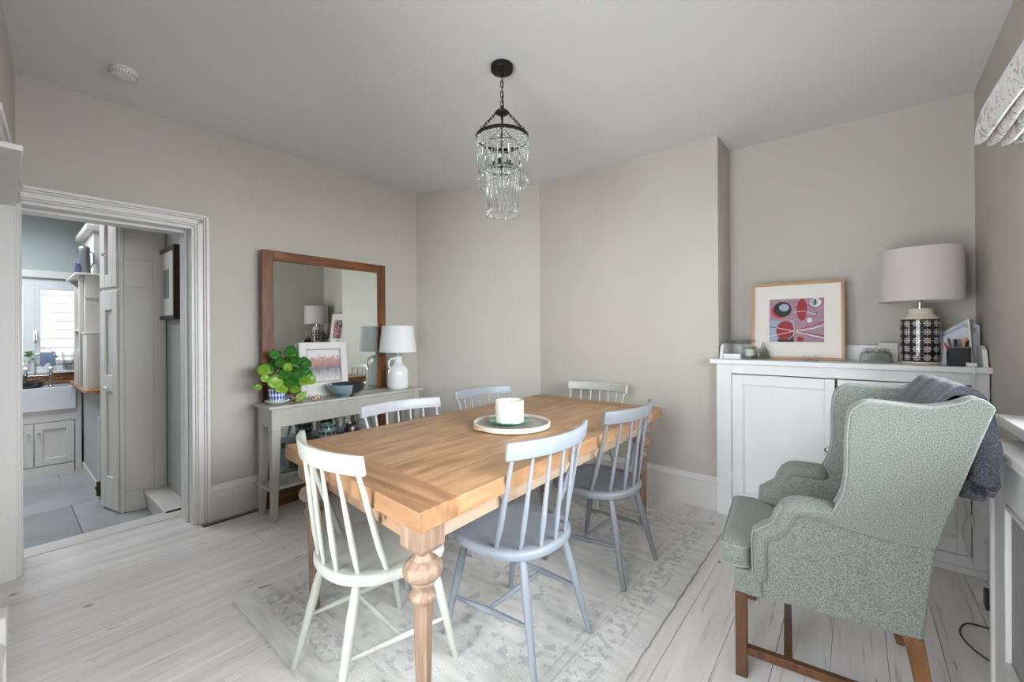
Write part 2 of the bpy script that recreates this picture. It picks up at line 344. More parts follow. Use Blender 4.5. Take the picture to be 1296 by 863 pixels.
def struct(o, label=None):
    o['kind'] = 'structure'
    if label: o['label'] = label
    return o
def copy_tree(o, parent=None):
    c = o.copy(); C.objects.link(c)
    if parent: c.parent = parent
    for ch in [x for x in bpy.data.objects if x.parent == o]: copy_tree(ch, c)
    return c

# ================================================================== THE SETTING
H = 2.615
def xl(y): return -3.385+.038*(y-.06)         # inner face of the left wall
def yn(x): return .060-.0658*(x+3.385)        # inner face of the near wall
def xr(y): return .543-.025*(3.536-y)         # inner face of the right wall
P_B, P_C, P_D, P_E, P_F = (xl(2.573), 2.573), (-2.238, 3.160), (-.728, 3.172), (-.720, 3.505), (.543, 3.536)

# left wall with the doorway to the kitchen
DY0, DY1, DZ = .062, .818, 1.962
wl = MB(); T = .255
def lw(y0, y1, z0, z1): wl.hexa([(xl(y0)-T, y0), (xl(y0), y0), (xl(y1), y1), (xl(y1)-T, y1)], z0, z1)
lw(-1.8, DY0, -.2, H+.05); lw(DY1, 2.62, -.2, H+.05); lw(DY0, DY1, DZ, H+.05)
struct(wl.build('wall_left', 'wall_paint'), 'putty coloured wall with the kitchen doorway')
# far corner, chimney breast, alcove
struct(MB().prism([P_B, P_C, (-2.238, 3.8), (-3.6, 3.8), (-3.6, 2.573)], -.1, H+.05).build('wall_corner', 'wall_paint'), 'putty coloured angled wall in the far corner')
struct(MB().prism([P_C, P_D, P_E, (-.72, 3.8), (-2.238, 3.8)], -.1, H+.05).build('wall_back', 'wall_paint'), 'putty coloured chimney breast')
struct(MB().prism([P_E, P_F, (.8, 3.54), (.8, 3.8), (-.72, 3.8)], -.1, H+.05).build('wall_alcove', 'wall_paint'), 'putty coloured wall at the back of the alcove')
# right wall with its window
WY0, WY1, WZ0, WZ1 = .25, 2.34, .93, 2.22
wr = MB(); T2 = .20
def rw(y0, y1, z0, z1): wr.hexa([(xr(y0), y0), (xr(y0)+T2, y0), (xr(y1)+T2, y1), (xr(y1), y1)], z0, z1)
rw(-.6, WY0, -.1, H+.05); rw(WY1, 3.7, -.1, H+.05); rw(WY0, WY1, -.1, WZ0); rw(WY0, WY1, WZ1, H+.05)
struct(wr.build('wall_right', 'wall_paint'), 'putty coloured wall beside the blind')
# near wall: doorway by the corner, unseen glazed doors added behind the camera for light
NC0, NC1, NG0, NG1 = -3.345, -2.32, -1.40, -.10
wn = MB(); T3 = .20
def nw(x0, x1, z0, z1): wn.hexa([(x0, yn(x0)-T3), (x1, yn(x1)-T3), (x1, yn(x1)), (x0, yn(x0))], z0, z1)
nw(-3.385, NC0, -.1, H+.05); nw(NC0, NC1, 1.935, H+.05); nw(NC1, NG0, -.1, H+.05); nw(NG0, NG1, 2.1, H+.05); nw(NG1, .7, -.1, H+.05)
struct(wn.build('wall_near', 'wall_paint'), 'putty coloured wall beside the doorway')
struct(MB().box(-3.9, .9, -.7, 3.9, H, H+.12).build('ceiling', 'ceiling_paint'), 'plain white ceiling')

# floorboards running away from the camera
fl = struct(MB().box(-3.60, .62, -.45, 3.52, -.10, -.022).build('floor', 'gap_dark'), 'whitewashed timber floor')
bw = .168; x = -3.60; k = 0; rr = random.Random(3)
while x < .60:
    x1 = min(x+bw, .62); y = -.25 if x > -3.45 else DY0-.02; yend = 3.50 if x > -3.4 else DY1+.02
    if x1 <= -3.40: y, yend = DY0, DY1
    cuts = sorted(rr.uniform(.4, 3.0) for _ in range(rr.choice((0, 1, 1, 2)))) if x > -3.3 else []
    ys = [y]
    for c in cuts:
        if ys[-1]+.4 < c < yend-.4: ys.append(c)
    ys.append(yend)
    for a, b in zip(ys[:-1], ys[1:]):
        o = MB().box(-(x1-x)/2+.0006, (x1-x)/2-.0006, -(b-a)/2+.001, (b-a)/2-.001, -.022, 0).build('floorboard', 'whitewashed_board', fl, bevel=.0008, seg=1)
        o.location = ((x+x1)/2, (a+b)/2, rr.uniform(-.0008, 0))
    x = x1; k += 1

# skirting boards
SK = [(0, 0), (.022, 0), (.022, .190), (.030, .196), (.030, .210), (.020, .222), (.012, .236), (0, .238)]
def skirt(name, p, q, m='trim_white'):
    d = Vector((q[0]-p[0], q[1]-p[1])).normalized(); n = Vector((-d.y, d.x)); c = Vector((-1.4, 1.6))-Vector(p)
    if n.dot(c) < 0: n = -n
    return struct(MB().sweep(SK, [(p[0], p[1], n.x, n.y), (q[0], q[1], n.x, n.y)]).build(name, m))
skirt('baseboard_left', (xl(.892), .892), P_B); skirt('baseboard_corner', P_B, P_C)
skirt('baseboard_back', P_C, (-.728, 3.172)); skirt('baseboard_near', (NC1+.11, yn(NC1+.11)), (NG0-.08, yn(NG0-.08)))
skirt('baseboard_right', (xr(2.6), 2.6), (xr(3.10), 3.10))

# doorway to the kitchen: lining, stops and moulded architrave
ln = MB()
def lp(y0, y1, z0, z1, a, b): ln.hexa([(xl(y0)-b, y0), (xl(y0)-a, y0), (xl(y1)-a, y1), (xl(y1)-b, y1)], z0, z1)
lp(DY0, DY0+.018, 0, DZ, -.004, .262); lp(DY1-.018, DY1, 0, DZ, -.004, .262); lp(DY0, DY1, DZ-.02, DZ, -.004, .262)
lp(DY1-.034, DY1-.018, 0, DZ-.02, .09, .20); lp(DY0, DY1-.034, DZ-.036, DZ-.02, .09, .20)
struct(ln.build('door_1', 'trim_white', bevel=.002, seg=1), 'white painted door lining of the kitchen doorway')
ar = MB()
for a, b, t in ((0, .012, .016), (.012, .044, .022), (.044, .056, .030), (.056, .076, .038)):   # moulding steps from the opening outwards
    y0, y1 = DY1-.002+a, DY1-.002+b
    ar.hexa([(xl(y0), y0), (xl(y0)+t, y0), (xl(y1)+t, y1), (xl(y1), y1)], 0, DZ+b)
    z0, z1 = DZ+a, DZ+b; ya, yb = DY0+.004, DY1-.002+b
    ar.hexa([(xl(ya), ya), (xl(ya)+t, ya), (xl(yb)+t, yb), (xl(yb), yb)], z0, z1)
struct(ar.build('trim_1', 'trim_white', bevel=.004, seg=2), 'white moulded architrave around the kitchen doorway')
nr = MB()
def np_(x0, x1, z0, z1, t): nr.hexa([(x0, yn(x0)-.01), (x1, yn(x1)-.01), (x1, yn(x1)+t), (x0, yn(x0)+t)], z0, z1)
for a, b, t in ((0, .03, .012), (.03, .075, .018), (.075, .10, .028)): np_(-3.375, NC1+b, 1.935+a, 1.935+b, t)
for a, b, t in ((0, .03, .004), (.03, .075, .008), (.075, .095, .012)): np_(NC1+a, NC1+b, 0, 1.935+a, t)
np_(NC1+.01, NC1+.105, 0, .30, .030)
np_(-3.372, NC0+.004, 0, 1.935, .006); np_(-3.372, NC0-.012, 0, 1.935, .014)
nr.box(NC0-.002, NC0+.010, yn(NC0)-.19, yn(NC0), 0, 1.935); nr.box(NC0+.008, NC0+.022, yn(NC0)-.19, yn(NC0)-.10, 0, 1.935)
nr.box(NC1-.012, NC1, yn(NC1)-.20, yn(NC1), 0, 1.935); nr.box(NC0, NC1, yn(NC0)-.24, yn(NC0)+.002, 1.915, 1.936)
struct(nr.build('trim_2', 'trim_white', bevel=.002, seg=1), 'white lining and architrave of the doorway by the near corner')
d2 = MB(); d2.box(NC0+.01, NC1, yn(NC1)-.24, yn(NC1)-.20, .005, 1.92)  # unseen leaf closing the doorway, added to stop light leaking in
struct(d2.build('door_2_added', 'trim_white', bevel=.002, seg=1), 'unseen white door leaf added to keep stray light out')
# glazed doors added out of view behind the camera to admit light
gd = MB()
def gp(x0, x1, z0, z1): gd.hexa([(x0, yn(x0)-.13), (x1, yn(x1)-.13), (x1, yn(x1)-.08), (x0, yn(x0)-.08)], z0, z1)
for a, b in ((NG0, (NG0+NG1)/2), ((NG0+NG1)/2, NG1)):
    gp(a, a+.09, 0, 2.1); gp(b-.09, b, 0, 2.1); gp(a+.09, b-.09, 0, .22); gp(a+.09, b-.09, 2.0, 2.1)
d3 = struct(gd.build('door_3_added', 'trim_white'), 'unseen glazed doors added to let light in')
gg = MB(); gg.hexa([(NG0+.05, yn(NG0)-.108), (NG1-.05, yn(NG1)-.108), (NG1-.05, yn(NG1)-.102), (NG0+.05, yn(NG0)-.102)], .1, 2.05); gg.build('glass', 'window_glass', d3)

# right window: frame, bars, glass, sill
wf = MB(); xi = xr(1.3)+.10
for y0, y1 in ((WY0, WY0+.06), (WY1-.06, WY1), (.91, .96), (1.62, 1.67)): wf.box(xi, xi+.06, y0, y1, WZ0, WZ1)
wf.box(xi, xi+.06, WY0, WY1, WZ0, WZ0+.06); wf.box(xi, xi+.06, WY0, WY1, WZ1-.06, WZ1); wf.box(xi+.01, xi+.05, WY0, WY1, 1.75, 1.79)
w1 = struct(wf.build('window_1', 'trim_white'), 'white framed window over the radiator cover')
box('glass', 'window_glass', w1, xi+.027, xi+.033, WY0+.03, WY1-.03, WZ0+.03, WZ1-.03)
struct(MB().box(.415, xi+.02, .15, 2.41, .895, .930).build('windowsill', 'trim_white', bevel=.006), 'white windowsill above the radiator cover')

# ------------------------------------------------------------------ kitchen shell
KF = -.15
kf = struct(MB().box(-6.85, -3.60, -1.8, 1.3, -.30, KF-.012).build('floor_kitchen', 'grout'), 'kitchen floor')
for i in range(6):
    for j in range(5):
        xb = (-3.62, -5.00, -5.92, -6.84)
        if i > 2 or j > 3: continue
        x0, x1 = xb[i+1]+.003, xb[i]; y0 = -1.47+.923*j+(.0, -.46, .0)[i]; y0, y1 = max(y0, -1.78), min(y0+.920, 1.28)
        if y1-y0 < .1: continue
        o = MB().box(-(x1-x0)/2, (x1-x0)/2, -(y1-y0)/2, (y1-y0)/2, -.012, 0).build('floor_tile', 'slate_tile', kf, bevel=.0015, seg=1); o.location = ((x0+x1)/2, (y0+y1)/2, KF)
KY0, KY1, KZ0, KZ1 = -.75, .95, .87, 1.86
kw = MB()
kw.box(-6.85, -6.70, -1.8, KY0, -.3, 2.7).box(-6.85, -6.70, KY1, 1.4, -.3, 2.7).box(-6.85, -6.70, KY0, KY1, -.3, KZ0).box(-6.85, -6.70, KY0, KY1, KZ1, 2.7)
struct(kw.build('wall_kitchen_back', 'kitchen_paint'), 'grey green kitchen wall around the window')
struct(MB().box(-6.85, -3.6, -1.95, -1.8, -.3, 2.7).build('wall_kitchen_left', 'kitchen_paint'))
struct(MB().box(-6.85, -4.5, 1.22, 1.36, -.3, 2.7).build('wall_kitchen_right', 'kitchen_paint'))
struct(MB().box(-4.50, -3.62, .885, 1.36, -.3, 2.7).build('wall_passage', 'kitchen_grey'), 'grey wall of the passage beside the steps')
kc = MB().box(-6.85, -3.62, -1.95, -1.0, 2.56, 2.7).box(-6.85, -3.62, .3, 1.4, 2.56, 2.7).box(-6.85, -6.0, -1.0, .3, 2.56, 2.7).box(-4.8, -3.62, -1.0, .3, 2.56, 2.7)  # hole left in the unseen ceiling for the added lamp above
struct(kc.build('ceiling_kitchen', 'ceiling_paint'))
th = MB().box(-3.765, -3.612, DY0, DY1+.02, -.03, .002)
struct(th.build('trim_3', 'kitchen_cream', bevel=.004), 'pale painted threshold board of the kitchen doorway')
st = MB().box(-3.75, -3.64, DY0-.3, .885, KF, -.028).box(-4.50, -3.75, .755, .885, KF, -.028).box(-4.52, -3.72, .735, .885, -.028, .002)
struct(st.build('trim_4', 'kitchen_cream', bevel=.004), 'pale step and ledge beside the tall cupboard')
# kitchen window
kf_ = MB()
for y0, y1 in ((KY0, KY0+.07), (.165, .245), (KY1-.07, KY1), (-.32, -.25)): kf_.box(-6.78, -6.70, y0, y1, KZ0, KZ1)
kf_.box(-6.779, -6.701, KY0+.001, KY1-.001, KZ0+.001, KZ0+.07); kf_.box(-6.779, -6.701, KY0+.001, KY1-.001, KZ1-.08, KZ1-.001)
w2 = struct(kf_.build('window_2', 'upvc', bevel=.004), 'pale kitchen window frame')
box('glass', 'window_glass', w2, -6.745, -6.74, KY0+.04, KY1-.04, KZ0+.04, KZ1-.04)
sash = MB()
for y0, y1, z0, z1 in ((.245, .285, .94, 1.78), (.84, .88, .94, 1.78), (.285, .84, .94, .98), (.285, .84, 1.74, 1.78)): sash.box(-6.735+(.001 if y1-y0 > .1 else 0), -6.690-(.001 if y1-y0 > .1 else 0), y0, y1, z0, z1)
sash.build('casement', 'upvc', w2, bevel=.004)
hd = MB().box(-6.69, -6.665, .236, .256, 1.20, 1.30).tube([(-6.66, .246, 1.27), (-6.645, .246, 1.25), (-6.645, .246, 1.17)], .007, 6); hd.build('window_handle', 'chrome', w2, smooth=40)
struct(MB().box(-6.72, -6.62, KY0-.05, KY1+.05, .845, .872).build('windowsill_kitchen', 'trim_white', bevel=.004), 'white kitchen windowsill')
struct(MB().box(-6.70, -6.665, KY0-.1, KY1+.1, 1.86, 1.94).build('trim_5', 'trim_white', bevel=.006), 'white moulding over the kitchen window')
# outdoors
struct(MB().box(-30, -6.85, -14, 14, -.6, -.5).build('ground_outside', 'outside_ground'), 'paved yard')
cl = thing('clapboard_wall', 'pale pink weatherboard wall outside the kitchen window', 'wall', (-9.2, 0, -.5))
box('wall_core', 'clapboard', cl, -.25, -.05, -4, 5, 0, 3.8)
for i in range(29):
    z = .02+i*.130
    MB().loft([[(-.05, yy, z), (.0, yy, z), (-.025, yy, z+.135), (-.05, yy, z+.135)] for yy in (-4, 5)]).build('weatherboard', 'clapboard', cl)

# ================================================================== RUG
rug = MB(); NX, NY = 40, 56; rr = random.Random(11)
edge = lambda i, j: (rr.uniform(-.003, .003), rr.uniform(-.003, .003))
top = [[(-.80+1.6*i/NX+edge(i, j)[0], -1.105+2.21*j/NY+edge(i, j)[1], .011+.0015*math.sin(9*i/NX*3)*math.cos(j/5)) for i in range(NX+1)] for j in range(NY+1)]
vs_ = [p for r in top for p in r]; n0 = len(vs_); vs_ += [(p[0]*1.002, p[1]*1.002, .001) for r in top for p in r]
W1_ = NX+1; fs_ = [(j*W1_+i, j*W1_+i+1, (j+1)*W1_+i+1, (j+1)*W1_+i) for j in range(NY) for i in range(NX)]
bord = [i for i in range(NX)]+[NX+W1_*j for j in range(NY)]+[NY*W1_+NX-i for i in range(NX)]+[(NY-j)*W1_ for j in range(NY)]
fs_ += [(a, b, b+n0, a+n0) for a, b in zip(bord, bord[1:]+bord[:1])]
rug.add(vs_, fs_)
r_ = thing('rug', 'worn cream and grey patterned rug under the dining table', 'rug', (-1.435, 1.79, 0))
rug.build('pile', 'rug_pile', r_, smooth=60)
fr = MB()
for i in range(210):
    x = -.795+1.59*i/209+rr.uniform(-.003, .003); l_ = rr.uniform(.006, .014)
    for sy in (-1, 1): fr.tube([(x, sy*1.10, .005), (x+rr.uniform(-.004, .004), sy*(1.105+l_), .003)], .0012, 3)
fr.build('fringe', 'rug_pile', r_, kind='stuff')

# ================================================================== DINING TABLE
TZ = .745
quad = [(-.945, .743), (-.989, 2.790), (-1.994, 2.817), (-2.008, .825)]      # near right, far right, far left, near left
cxT, cyT = (sum(p[0] for p in quad)/4, sum(p[1] for p in quad)/4)
def tq(u, v, ins=0):      # u across from the left edge to the right, v along from the near edge to the far
    nl, nr_, frr, fl_ = Vector(quad[3]), Vector(quad[0]), Vector(quad[1]), Vector(quad[2])
    a = nl.lerp(nr_, u); b = fl_.lerp(frr, u); p = a.lerp(b, v); return (p.x-cxT, p.y-cyT)
tb = thing('dining_table', 'weathered oak farmhouse dining table with turned and fluted legs', 'table', (cxT, cyT, 0))
TH = .060
def topboard(u0, u1, v0, v1, m, name, gap=.0008):
    q = [tq(u0, v0), tq(u1, v0), tq(u1, v1), tq(u0, v1)]; c = Vector((sum(p[0] for p in q)/4, sum(p[1] for p in q)/4))
    q = [((p[0]-c.x)*(1-gap), (p[1]-c.y)*(1-gap)) for p in q]
    o = MB().hexa(q, -TH, 0).build(name, m, tb, bevel=.0012, seg=2); o.location = (c.x, c.y, TZ); return o
topboard(0, 1, 0, .078, 'table_oak_cross', 'end_board'); topboard(0, 1, .922, 1, 'table_oak_cross', 'end_board')
US = (0, .19, .40, .60, .81, 1)
for a, b in zip(US[:-1], US[1:]):
    topboard(a, b, .078, .565, 'table_oak', 'top_board'); topboard(a, b, .565, .922, 'table_oak', 'top_board')
def offs(p, q, ins):      # a thin rail between two corners, inset
    return None
ins = .05
legs = []
for (u, v, sx, sy) in ((1, 0, -1, 1), (1, 1, -1, -1), (0, 1, 1, -1), (0, 0, 1, 1)):
    px, py = tq(u, v); legs.append((px+sx*((.025 if u else .075)+.048), py+sy*((.022 if v == 0 else .105)+.048)))
for (i, j) in ((0, 1), (1, 2), (2, 3), (3, 0)):
    a, b = Vector(legs[i]), Vector(legs[j]); d = (b-a).normalized(); n = Vector((-d.y, d.x)); 
    if n.dot((a+b)/2) < 0: n = -n
    a2 = a+d*.047; b2 = b-d*.047; q = [a2+n*.016, b2+n*.016, b2+n*.036, a2+n*.036]
    c = (a2+b2)/2; o = MB().hexa([(p.x-c.x, p.y-c.y) for p in q], .622, TZ-TH+.001).build('apron', 'table_side_y' if i % 2 == 0 else 'table_side_x', tb, bevel=.002, seg=1); o.location = (c.x, c.y, 0)
kn = MB().ball((0, 0, 0), .011, 10, 5, 1, .25, .8).build('knot', 'rim_brown', tb, smooth=60); kn.location = (legs[0][0]-.16, legs[0][1]-.039, .655)
LP = [(.020, 0.0135), (.024, .020), (.024, .04), (.021, .055), (.0205, .07), (.029, .41), (.031, .435), (.033, .442), (.038, .448), (.040, .456), (.037, .464), (.031, .470), (.030, .478), (.033, .486), (.036, .494), (.040, .500), (.037, .505),
      (.036, .509), (.050, .512), (.0585, .522), (.062, .535), (.059, .548), (.050, .559), (.038, .566), (.033, .569), (.032, .574), (.027, .579), (.025, .587), (.028, .594), (.034, .600)]
def flute(a, z): return 1-.085*max(0, math.cos(10*a))**.6 if .075 < z < .425 else 1
LPx = []
for (r0, z0), (r1, z1) in zip(LP[:-1], LP[1:]):
    LPx.append((r0, z0))
    if z1-z0 > .2: LPx += [(r0+(r1-r0)*t, z0+(z1-z0)*t) for t in (.03, .06, .35, .65, .93, .97)]
LPx.append(LP[-1])
leg_me = None
for lx, ly in legs:
    mb = MB().lathe(LPx, 60, fn=flute)
    mb.prism([(-.047, -.047), (.047, -.047), (.047, .047), (-.047, .047)], .612, TZ-TH+.001)
    mb.loft([[(sx*s_, sy*s_, z) for sx, sy in ((-1, -1), (1, -1), (1, 1), (-1, 1))] for s_, z in ((.030, .592), (.040, .601), (.047, .612))])
    o = mb.build('leg', 'table_leg_oak', tb, smooth=38); o.location = (lx, ly, 0)

# ================================================================== SPINDLE CHAIRS
def arc_y(x): return -.222+.070*(x/.256)**2
def make_chair(m, name, label, cat, loc, rz, group):
    t = thing(name, label, cat, loc, rz, group)
    # seat: D-shaped, dished
    N = 64; out = []
    for i in range(N):
        a = 2*PI*i/N; c, s = math.cos(a), math.sin(a); e = 2.3 if s < 0 else 4.2
        r = (abs(c)**e+abs(s)**e)**(-1/e); out.append((.228*c*r*(1 if s > 0 else 1-.03*abs(s)), .018+(.205 if s > 0 else .212)*s*r))
    rings = []
    for sc, z in ((.93, .417), (.985, .422), (1, .433), (.995, .445), (.97, .452), (.93, .4545), (.80, .4525), (.60, .448), (.35, .445), (.1, .444)):
        rings.append([(x*sc, .018+(y-.018)*sc, z) for x, y in out])
    MB().loft(rings).build('seat', m, t, smooth=50)
    # crest rail
    pr_, K = [], 20
    for i in range(K+1):
        x = -.256+.512*i/K; y = arc_y(x); ty = 2*.062*x/.256**2; n = Vector((-ty, 1)).normalized()
        e = .5-.5*min(1, min(i, K-i)/1.2) if False else 0
        ring = [(x+n.x*a, y+n.y*a-.008*(z-.81)/.058, z) for a, z in ((-.009, .808), (.009, .808), (.011, .814), (.011, .866), (.008, .873), (-.008, .873), (-.011, .866), (-.011, .814))]
        pr_.append(ring)
    MB().loft(pr_).build('crest_rail', m, t, smooth=40, bevel=.004, seg=2)
    for k in range(7):
        u = (k-3)/3; xt = u*.232; yt = arc_y(xt)+.002
        xb, yb = (0, .078, .143, .186)[abs(k-3)]*(1 if k > 3 else -1), (-.176, -.166, -.122, -.040)[abs(k-3)]
        b = Vector((xb, yb, .447)); e = Vector((xt, yt, .814)); pts = [b.lerp(e, q) for q in (0, .06, .25, .5, .75, 1)]
        big = 1.25 if abs(k-3) == 3 else 1
        MB().tube(pts, [r*big for r in (.0065, .0075, .0108, .0095, .0072, .0055)], 10).build('spindle', m, t, smooth=60)
    tops = {(-1, -1): (-.128, -.118), (1, -1): (.128, -.118), (-1, 1): (-.160, .150), (1, 1): (.160, .150)}
    feet = {(-1, -1): (-.184, -.218), (1, -1): (.184, -.218), (-1, 1): (-.205, .233), (1, 1): (.205, .233)}
    zf = .013
    def on(kk, z): return Vector((*tops[kk], .425)).lerp(Vector((*feet[kk], zf)), (.425-z)/(.425-zf))
    for kk in tops:
        a, b = Vector((*tops[kk], .425)), Vector((*feet[kk], zf))
        MB().tube([a.lerp(b, q) for q in (0, .05, .3, .6, .95, 1)], [.0115, .0145, .0175, .0150, .0115, .0105], 12).build('leg', m, t, smooth=60)
    zs = .185; mids = []
    for sx in (-1, 1):
        a, b = on((sx, -1), zs+.012), on((sx, 1), zs-.012)
        MB().tube([a.lerp(b, q) for q in (0, .1, .5, .9, 1)], [.0065, .0080, .0125, .0080, .0065], 10).build('side_stretcher', m, t, smooth=60); mids.append(a.lerp(b, .52))
    MB().tube([mids[0].lerp(mids[1], q) for q in (0, .1, .5, .9, 1)], [.006, .0075, .0105, .0075, .006], 10).build('cross_stretcher', m, t, smooth=60)
    return t
def face(dx, dy): return math.atan2(-dx, dy)
make_chair('chair_cream', 'dining_chair', 'off-white spindle back dining chair at the near end of the table', 'chair', (-1.410, .888, 0), math.radians(-5.5), 'spindle back dining chairs')
make_chair('chair_blue_grey', 'dining_chair', 'blue grey spindle chair in front of the table, nearest the viewer on the right side', 'chair', (-1.070, 1.357, 0), face(-1, .03), 'spindle back dining chairs')
make_chair('chair_dark_grey', 'dining_chair', 'slate grey spindle chair by the far right table leg', 'chair', (-1.062, 2.075, 0), face(-1, .05), 'spindle back dining chairs')
make_chair('chair_lilac_grey', 'dining_chair', 'pale lilac grey spindle chair between the table and the console table', 'chair', (-1.890, 1.480, 0), face(1, -.12), 'spindle back dining chairs')
make_chair('chair_mid_grey', 'dining_chair', 'grey spindle chair behind the candle, near the angled wall', 'chair', (-1.915, 2.200, 0), face(1, -.14), 'spindle back dining chairs')
make_chair('chair_cream', 'dining_chair', 'off-white spindle back dining chair at the far end, in front of the chimney breast', 'chair', (-1.570, 2.812, 0), face(0, -1), 'spindle back dining chairs')

# ================================================================== THINGS ON THE TABLE
trx, try_ = -1.432, 1.752
t = thing('round_tray', 'round grey washed tray with small cane handles on the table', 'tray', (trx, try_, TZ))
MB().lathe([(.002, .002), (.175, .002), (.198, .003), (.204, .008), (.206, .026), (.204, .028), (.199, .027), (.197, .012), (.190, .009), (.002, .009)], 64).build('tray_base', 'tray_wood', t, smooth=40)
MB().loft([[(r*math.cos(a), r*math.sin(a), z) for r, z in ((.1975, .011), (.2065, .006), (.2075, .027), (.2035, .030), (.1975, .028))] for a in (2*PI*i/64 for i in range(64))], closed=True).build('tray_rim', 'tray_rim', t, smooth=50)
for sg in (-1, 1):
    an = math.radians(-105 if sg < 0 else 75); pts = []
    for i in range(9):
        q = an+(i-4)*.055; pts.append(((.206+.020*math.sin(PI*i/8))*math.cos(q), (.206+.020*math.sin(PI*i/8))*math.sin(q), .016))
    MB().tube(pts, .006, 8).build('tray_handle', 'tray_handle', t, smooth=60)
o = MB().lathe([(.002, 0), (.055, 0), (.058, .004), (.075, .010), (.098, .020), (.112, .024), (.111, .028), (.095, .025), (.072, .015), (.05, .010), (.002, .009)], 48, fn=lambda a, z: 1+.012*math.cos(9*a)*(z > .015)).build('green_plate', 'plate_green', None, smooth=50)
o.location = (trx-.015, try_-.004, TZ+.0095); tag(o, 'glossy emerald green plate on the round tray', 'plate')
t = thing('pillar_candle', 'thick white pillar candle on the green plate', 'candle', (trx-.012, try_-.004, TZ+.0195))
MB().lathe([(.002, 0), (.070, 0), (.075, .003), (.0765, .02), (.0755, .06), (.0765, .100), (.0765, .118), (.074, .121), (.070, .120), (.066, .112), (.040, .104), (.002, .103)], 48, fn=lambda a, z: 1+.008*math.sin(3*a+z*30)).build('wax', 'candle_wax', t, smooth=50)
MB().tube([(0, 0, .10), (.001, 0, .112), (.003, .001, .118)], .0012, 6).build('wick', 'black_plastic', t)

# ================================================================== CHANDELIER
CX, CY = -1.386, 1.631
ch = thing('chandelier', 'two tier glass drop chandelier on a black chain', 'chandelier', (CX, CY, H))
MB().lathe([(.002, 0), (.054, 0), (.057, -.003), (.057, -.024), (.054, -.029), (.040, -.031), (.002, -.032)], 40).build('ceiling_rose', 'dark_metal', ch, smooth=40)
def link(c, d, L=.022, r=.006, wd=.0018, rot=0):
    d = Vector(d).normalized(); s_ = d.orthogonal().normalized(); s_ = Matrix.Rotation(rot, 3, d) @ s_; c = Vector(c)
    return [c+d*(L/2-r if abs(math.cos(a)) > 0 and math.cos(a) > 0 else -(L/2-r))+d*r*math.cos(a)+s_*r*math.sin(a) for a in (2*PI*(i+.5)/12 for i in range(12))], wd
def chain(p, q, name, n, L, r):
    p, q = Vector(p), Vector(q); mb = MB()
    for i in range(n):
        pts, wd = link(p.lerp(q, (i+.5)/n), q-p, L, r, .0014, (i % 2)*PI/2); mb.tube(pts, .0020, 5, closed=True)
    return mb.build(name, 'dark_metal', ch, smooth=60)
chain((0, 0, -.030), (0, 0, -.212), 'chain', 7, .036, .008)
MB().tube([(.001, .001, -.03), (.006, -.004, -.09), (-.004, .005, -.13), (.006, .003, -.18), (0, 0, -.24)], .0022, 6).build('flex', 'black_plastic', ch, smooth=60)
MB().lathe([(.004, -.205), (.008, -.212), (.009, -.228), (.031, -.234), (.034, -.240), (.031, -.246), (.006, -.250), (.004, -.345), (.002, -.346)], 24).build('centre_stem', 'dark_metal', ch, smooth=40)
R1 = .133; Z1 = 2.243-H
for k in range(3):
    a = math.radians(10.8+120*k); chain((.026*math.cos(a), .026*math.sin(a), -.240), (R1*math.cos(a), R1*math.sin(a), Z1+.004), 'hanging_chain', 8, .026, .0058)
def ring(name, r, z, h_, tck=.002): return MB().loft([[(rr_*math.cos(a), rr_*math.sin(a), zz) for rr_, zz in ((r-tck, z), (r+tck, z), (r+tck, z+h_), (r-tck, z+h_))] for a in (2*PI*i/56 for i in range(56))], closed=True).build(name, 'dark_metal', ch, smooth=40)
ring('upper_ring', R1, Z1-.008, .016, .003); ring('inner_ring', .088, 2.205-H, .005, .001); ring('lower_ring', .080, 2.083-H, .006, .0015)
for k in range(4):
    a = PI/4+k*PI/2; MB().tube([(0, 0, 2.30-H), (.088*math.cos(a), .088*math.sin(a), 2.208-H)], .0018, 5).build('strut', 'dark_metal', ch)
    MB().tube([(0, 0, 2.10-H), (.080*math.cos(a), .080*math.sin(a), 2.086-H)], .0018, 5).build('strut', 'dark_metal', ch)
MB().tube([(0, 0, 2.27-H), (0, 0, 2.09-H)], .004, 8).build('lower_stem', 'dark_metal', ch)
for k in range(5):
    a = 2*PI*k/5; x, y = .045*math.cos(a), .045*math.sin(a)
    so = MB().lathe([(.003, 0), (.011, .002), (.011, .020), (.008, .022), (.002, .022)], 12, (x, y, 2.102-H)).tube([(0, 0, 2.105-H), (x, y, 2.100-H)], .002, 5).build('bulb_holder', 'dark_metal', ch, smooth=40)
    MB().ball((x, y, 2.137-H), .012, 10, 6, 1, 1, 1.2).build('bulb', 'frosted', so, smooth=60)
# strings: round beads then a long rod and a drop
def strand(nb, rod):
    mb = MB(); z = 0
    for i in range(nb): z -= .0175; mb.ball((0, 0, z+.008), .0058, 6, 4)
    z -= .006; mb.tube([(0, 0, z), (0, 0, z-.004), (0, 0, z-rod), (0, 0, z-rod-.004)], [.0015, .0036, .0036, .0015], 6)
    z -= rod+.008; mb.loft([[(r*math.cos(a), r*math.sin(a), z-dz) for a in (2*PI*i/6 for i in range(6))] for r, dz in ((.0012, 0), (.0035, .008), (.0058, .019), (.0050, .026), (.001, .030))])
    return mb
def place_strands(n, r, z, nb, rod, ph=0):
    first = None
    for k in range(n):
        a = 2*PI*k/n+ph
        if first is None: o = first = strand(nb, rod).build('glass_drop', 'crystal', ch, smooth=50)
        else: o = first.copy(); C.objects.link(o); o.parent = ch
        o.location = (r*math.cos(a), r*math.sin(a), z); o.rotation_euler = (0, 0, a)
place_strands(30, R1, Z1-.006, 4, .120); place_strands(14, .088, 2.205-H, 2, .060, .05)
place_strands(24, .080, 2.083-H, 4, .125)
sw = MB()
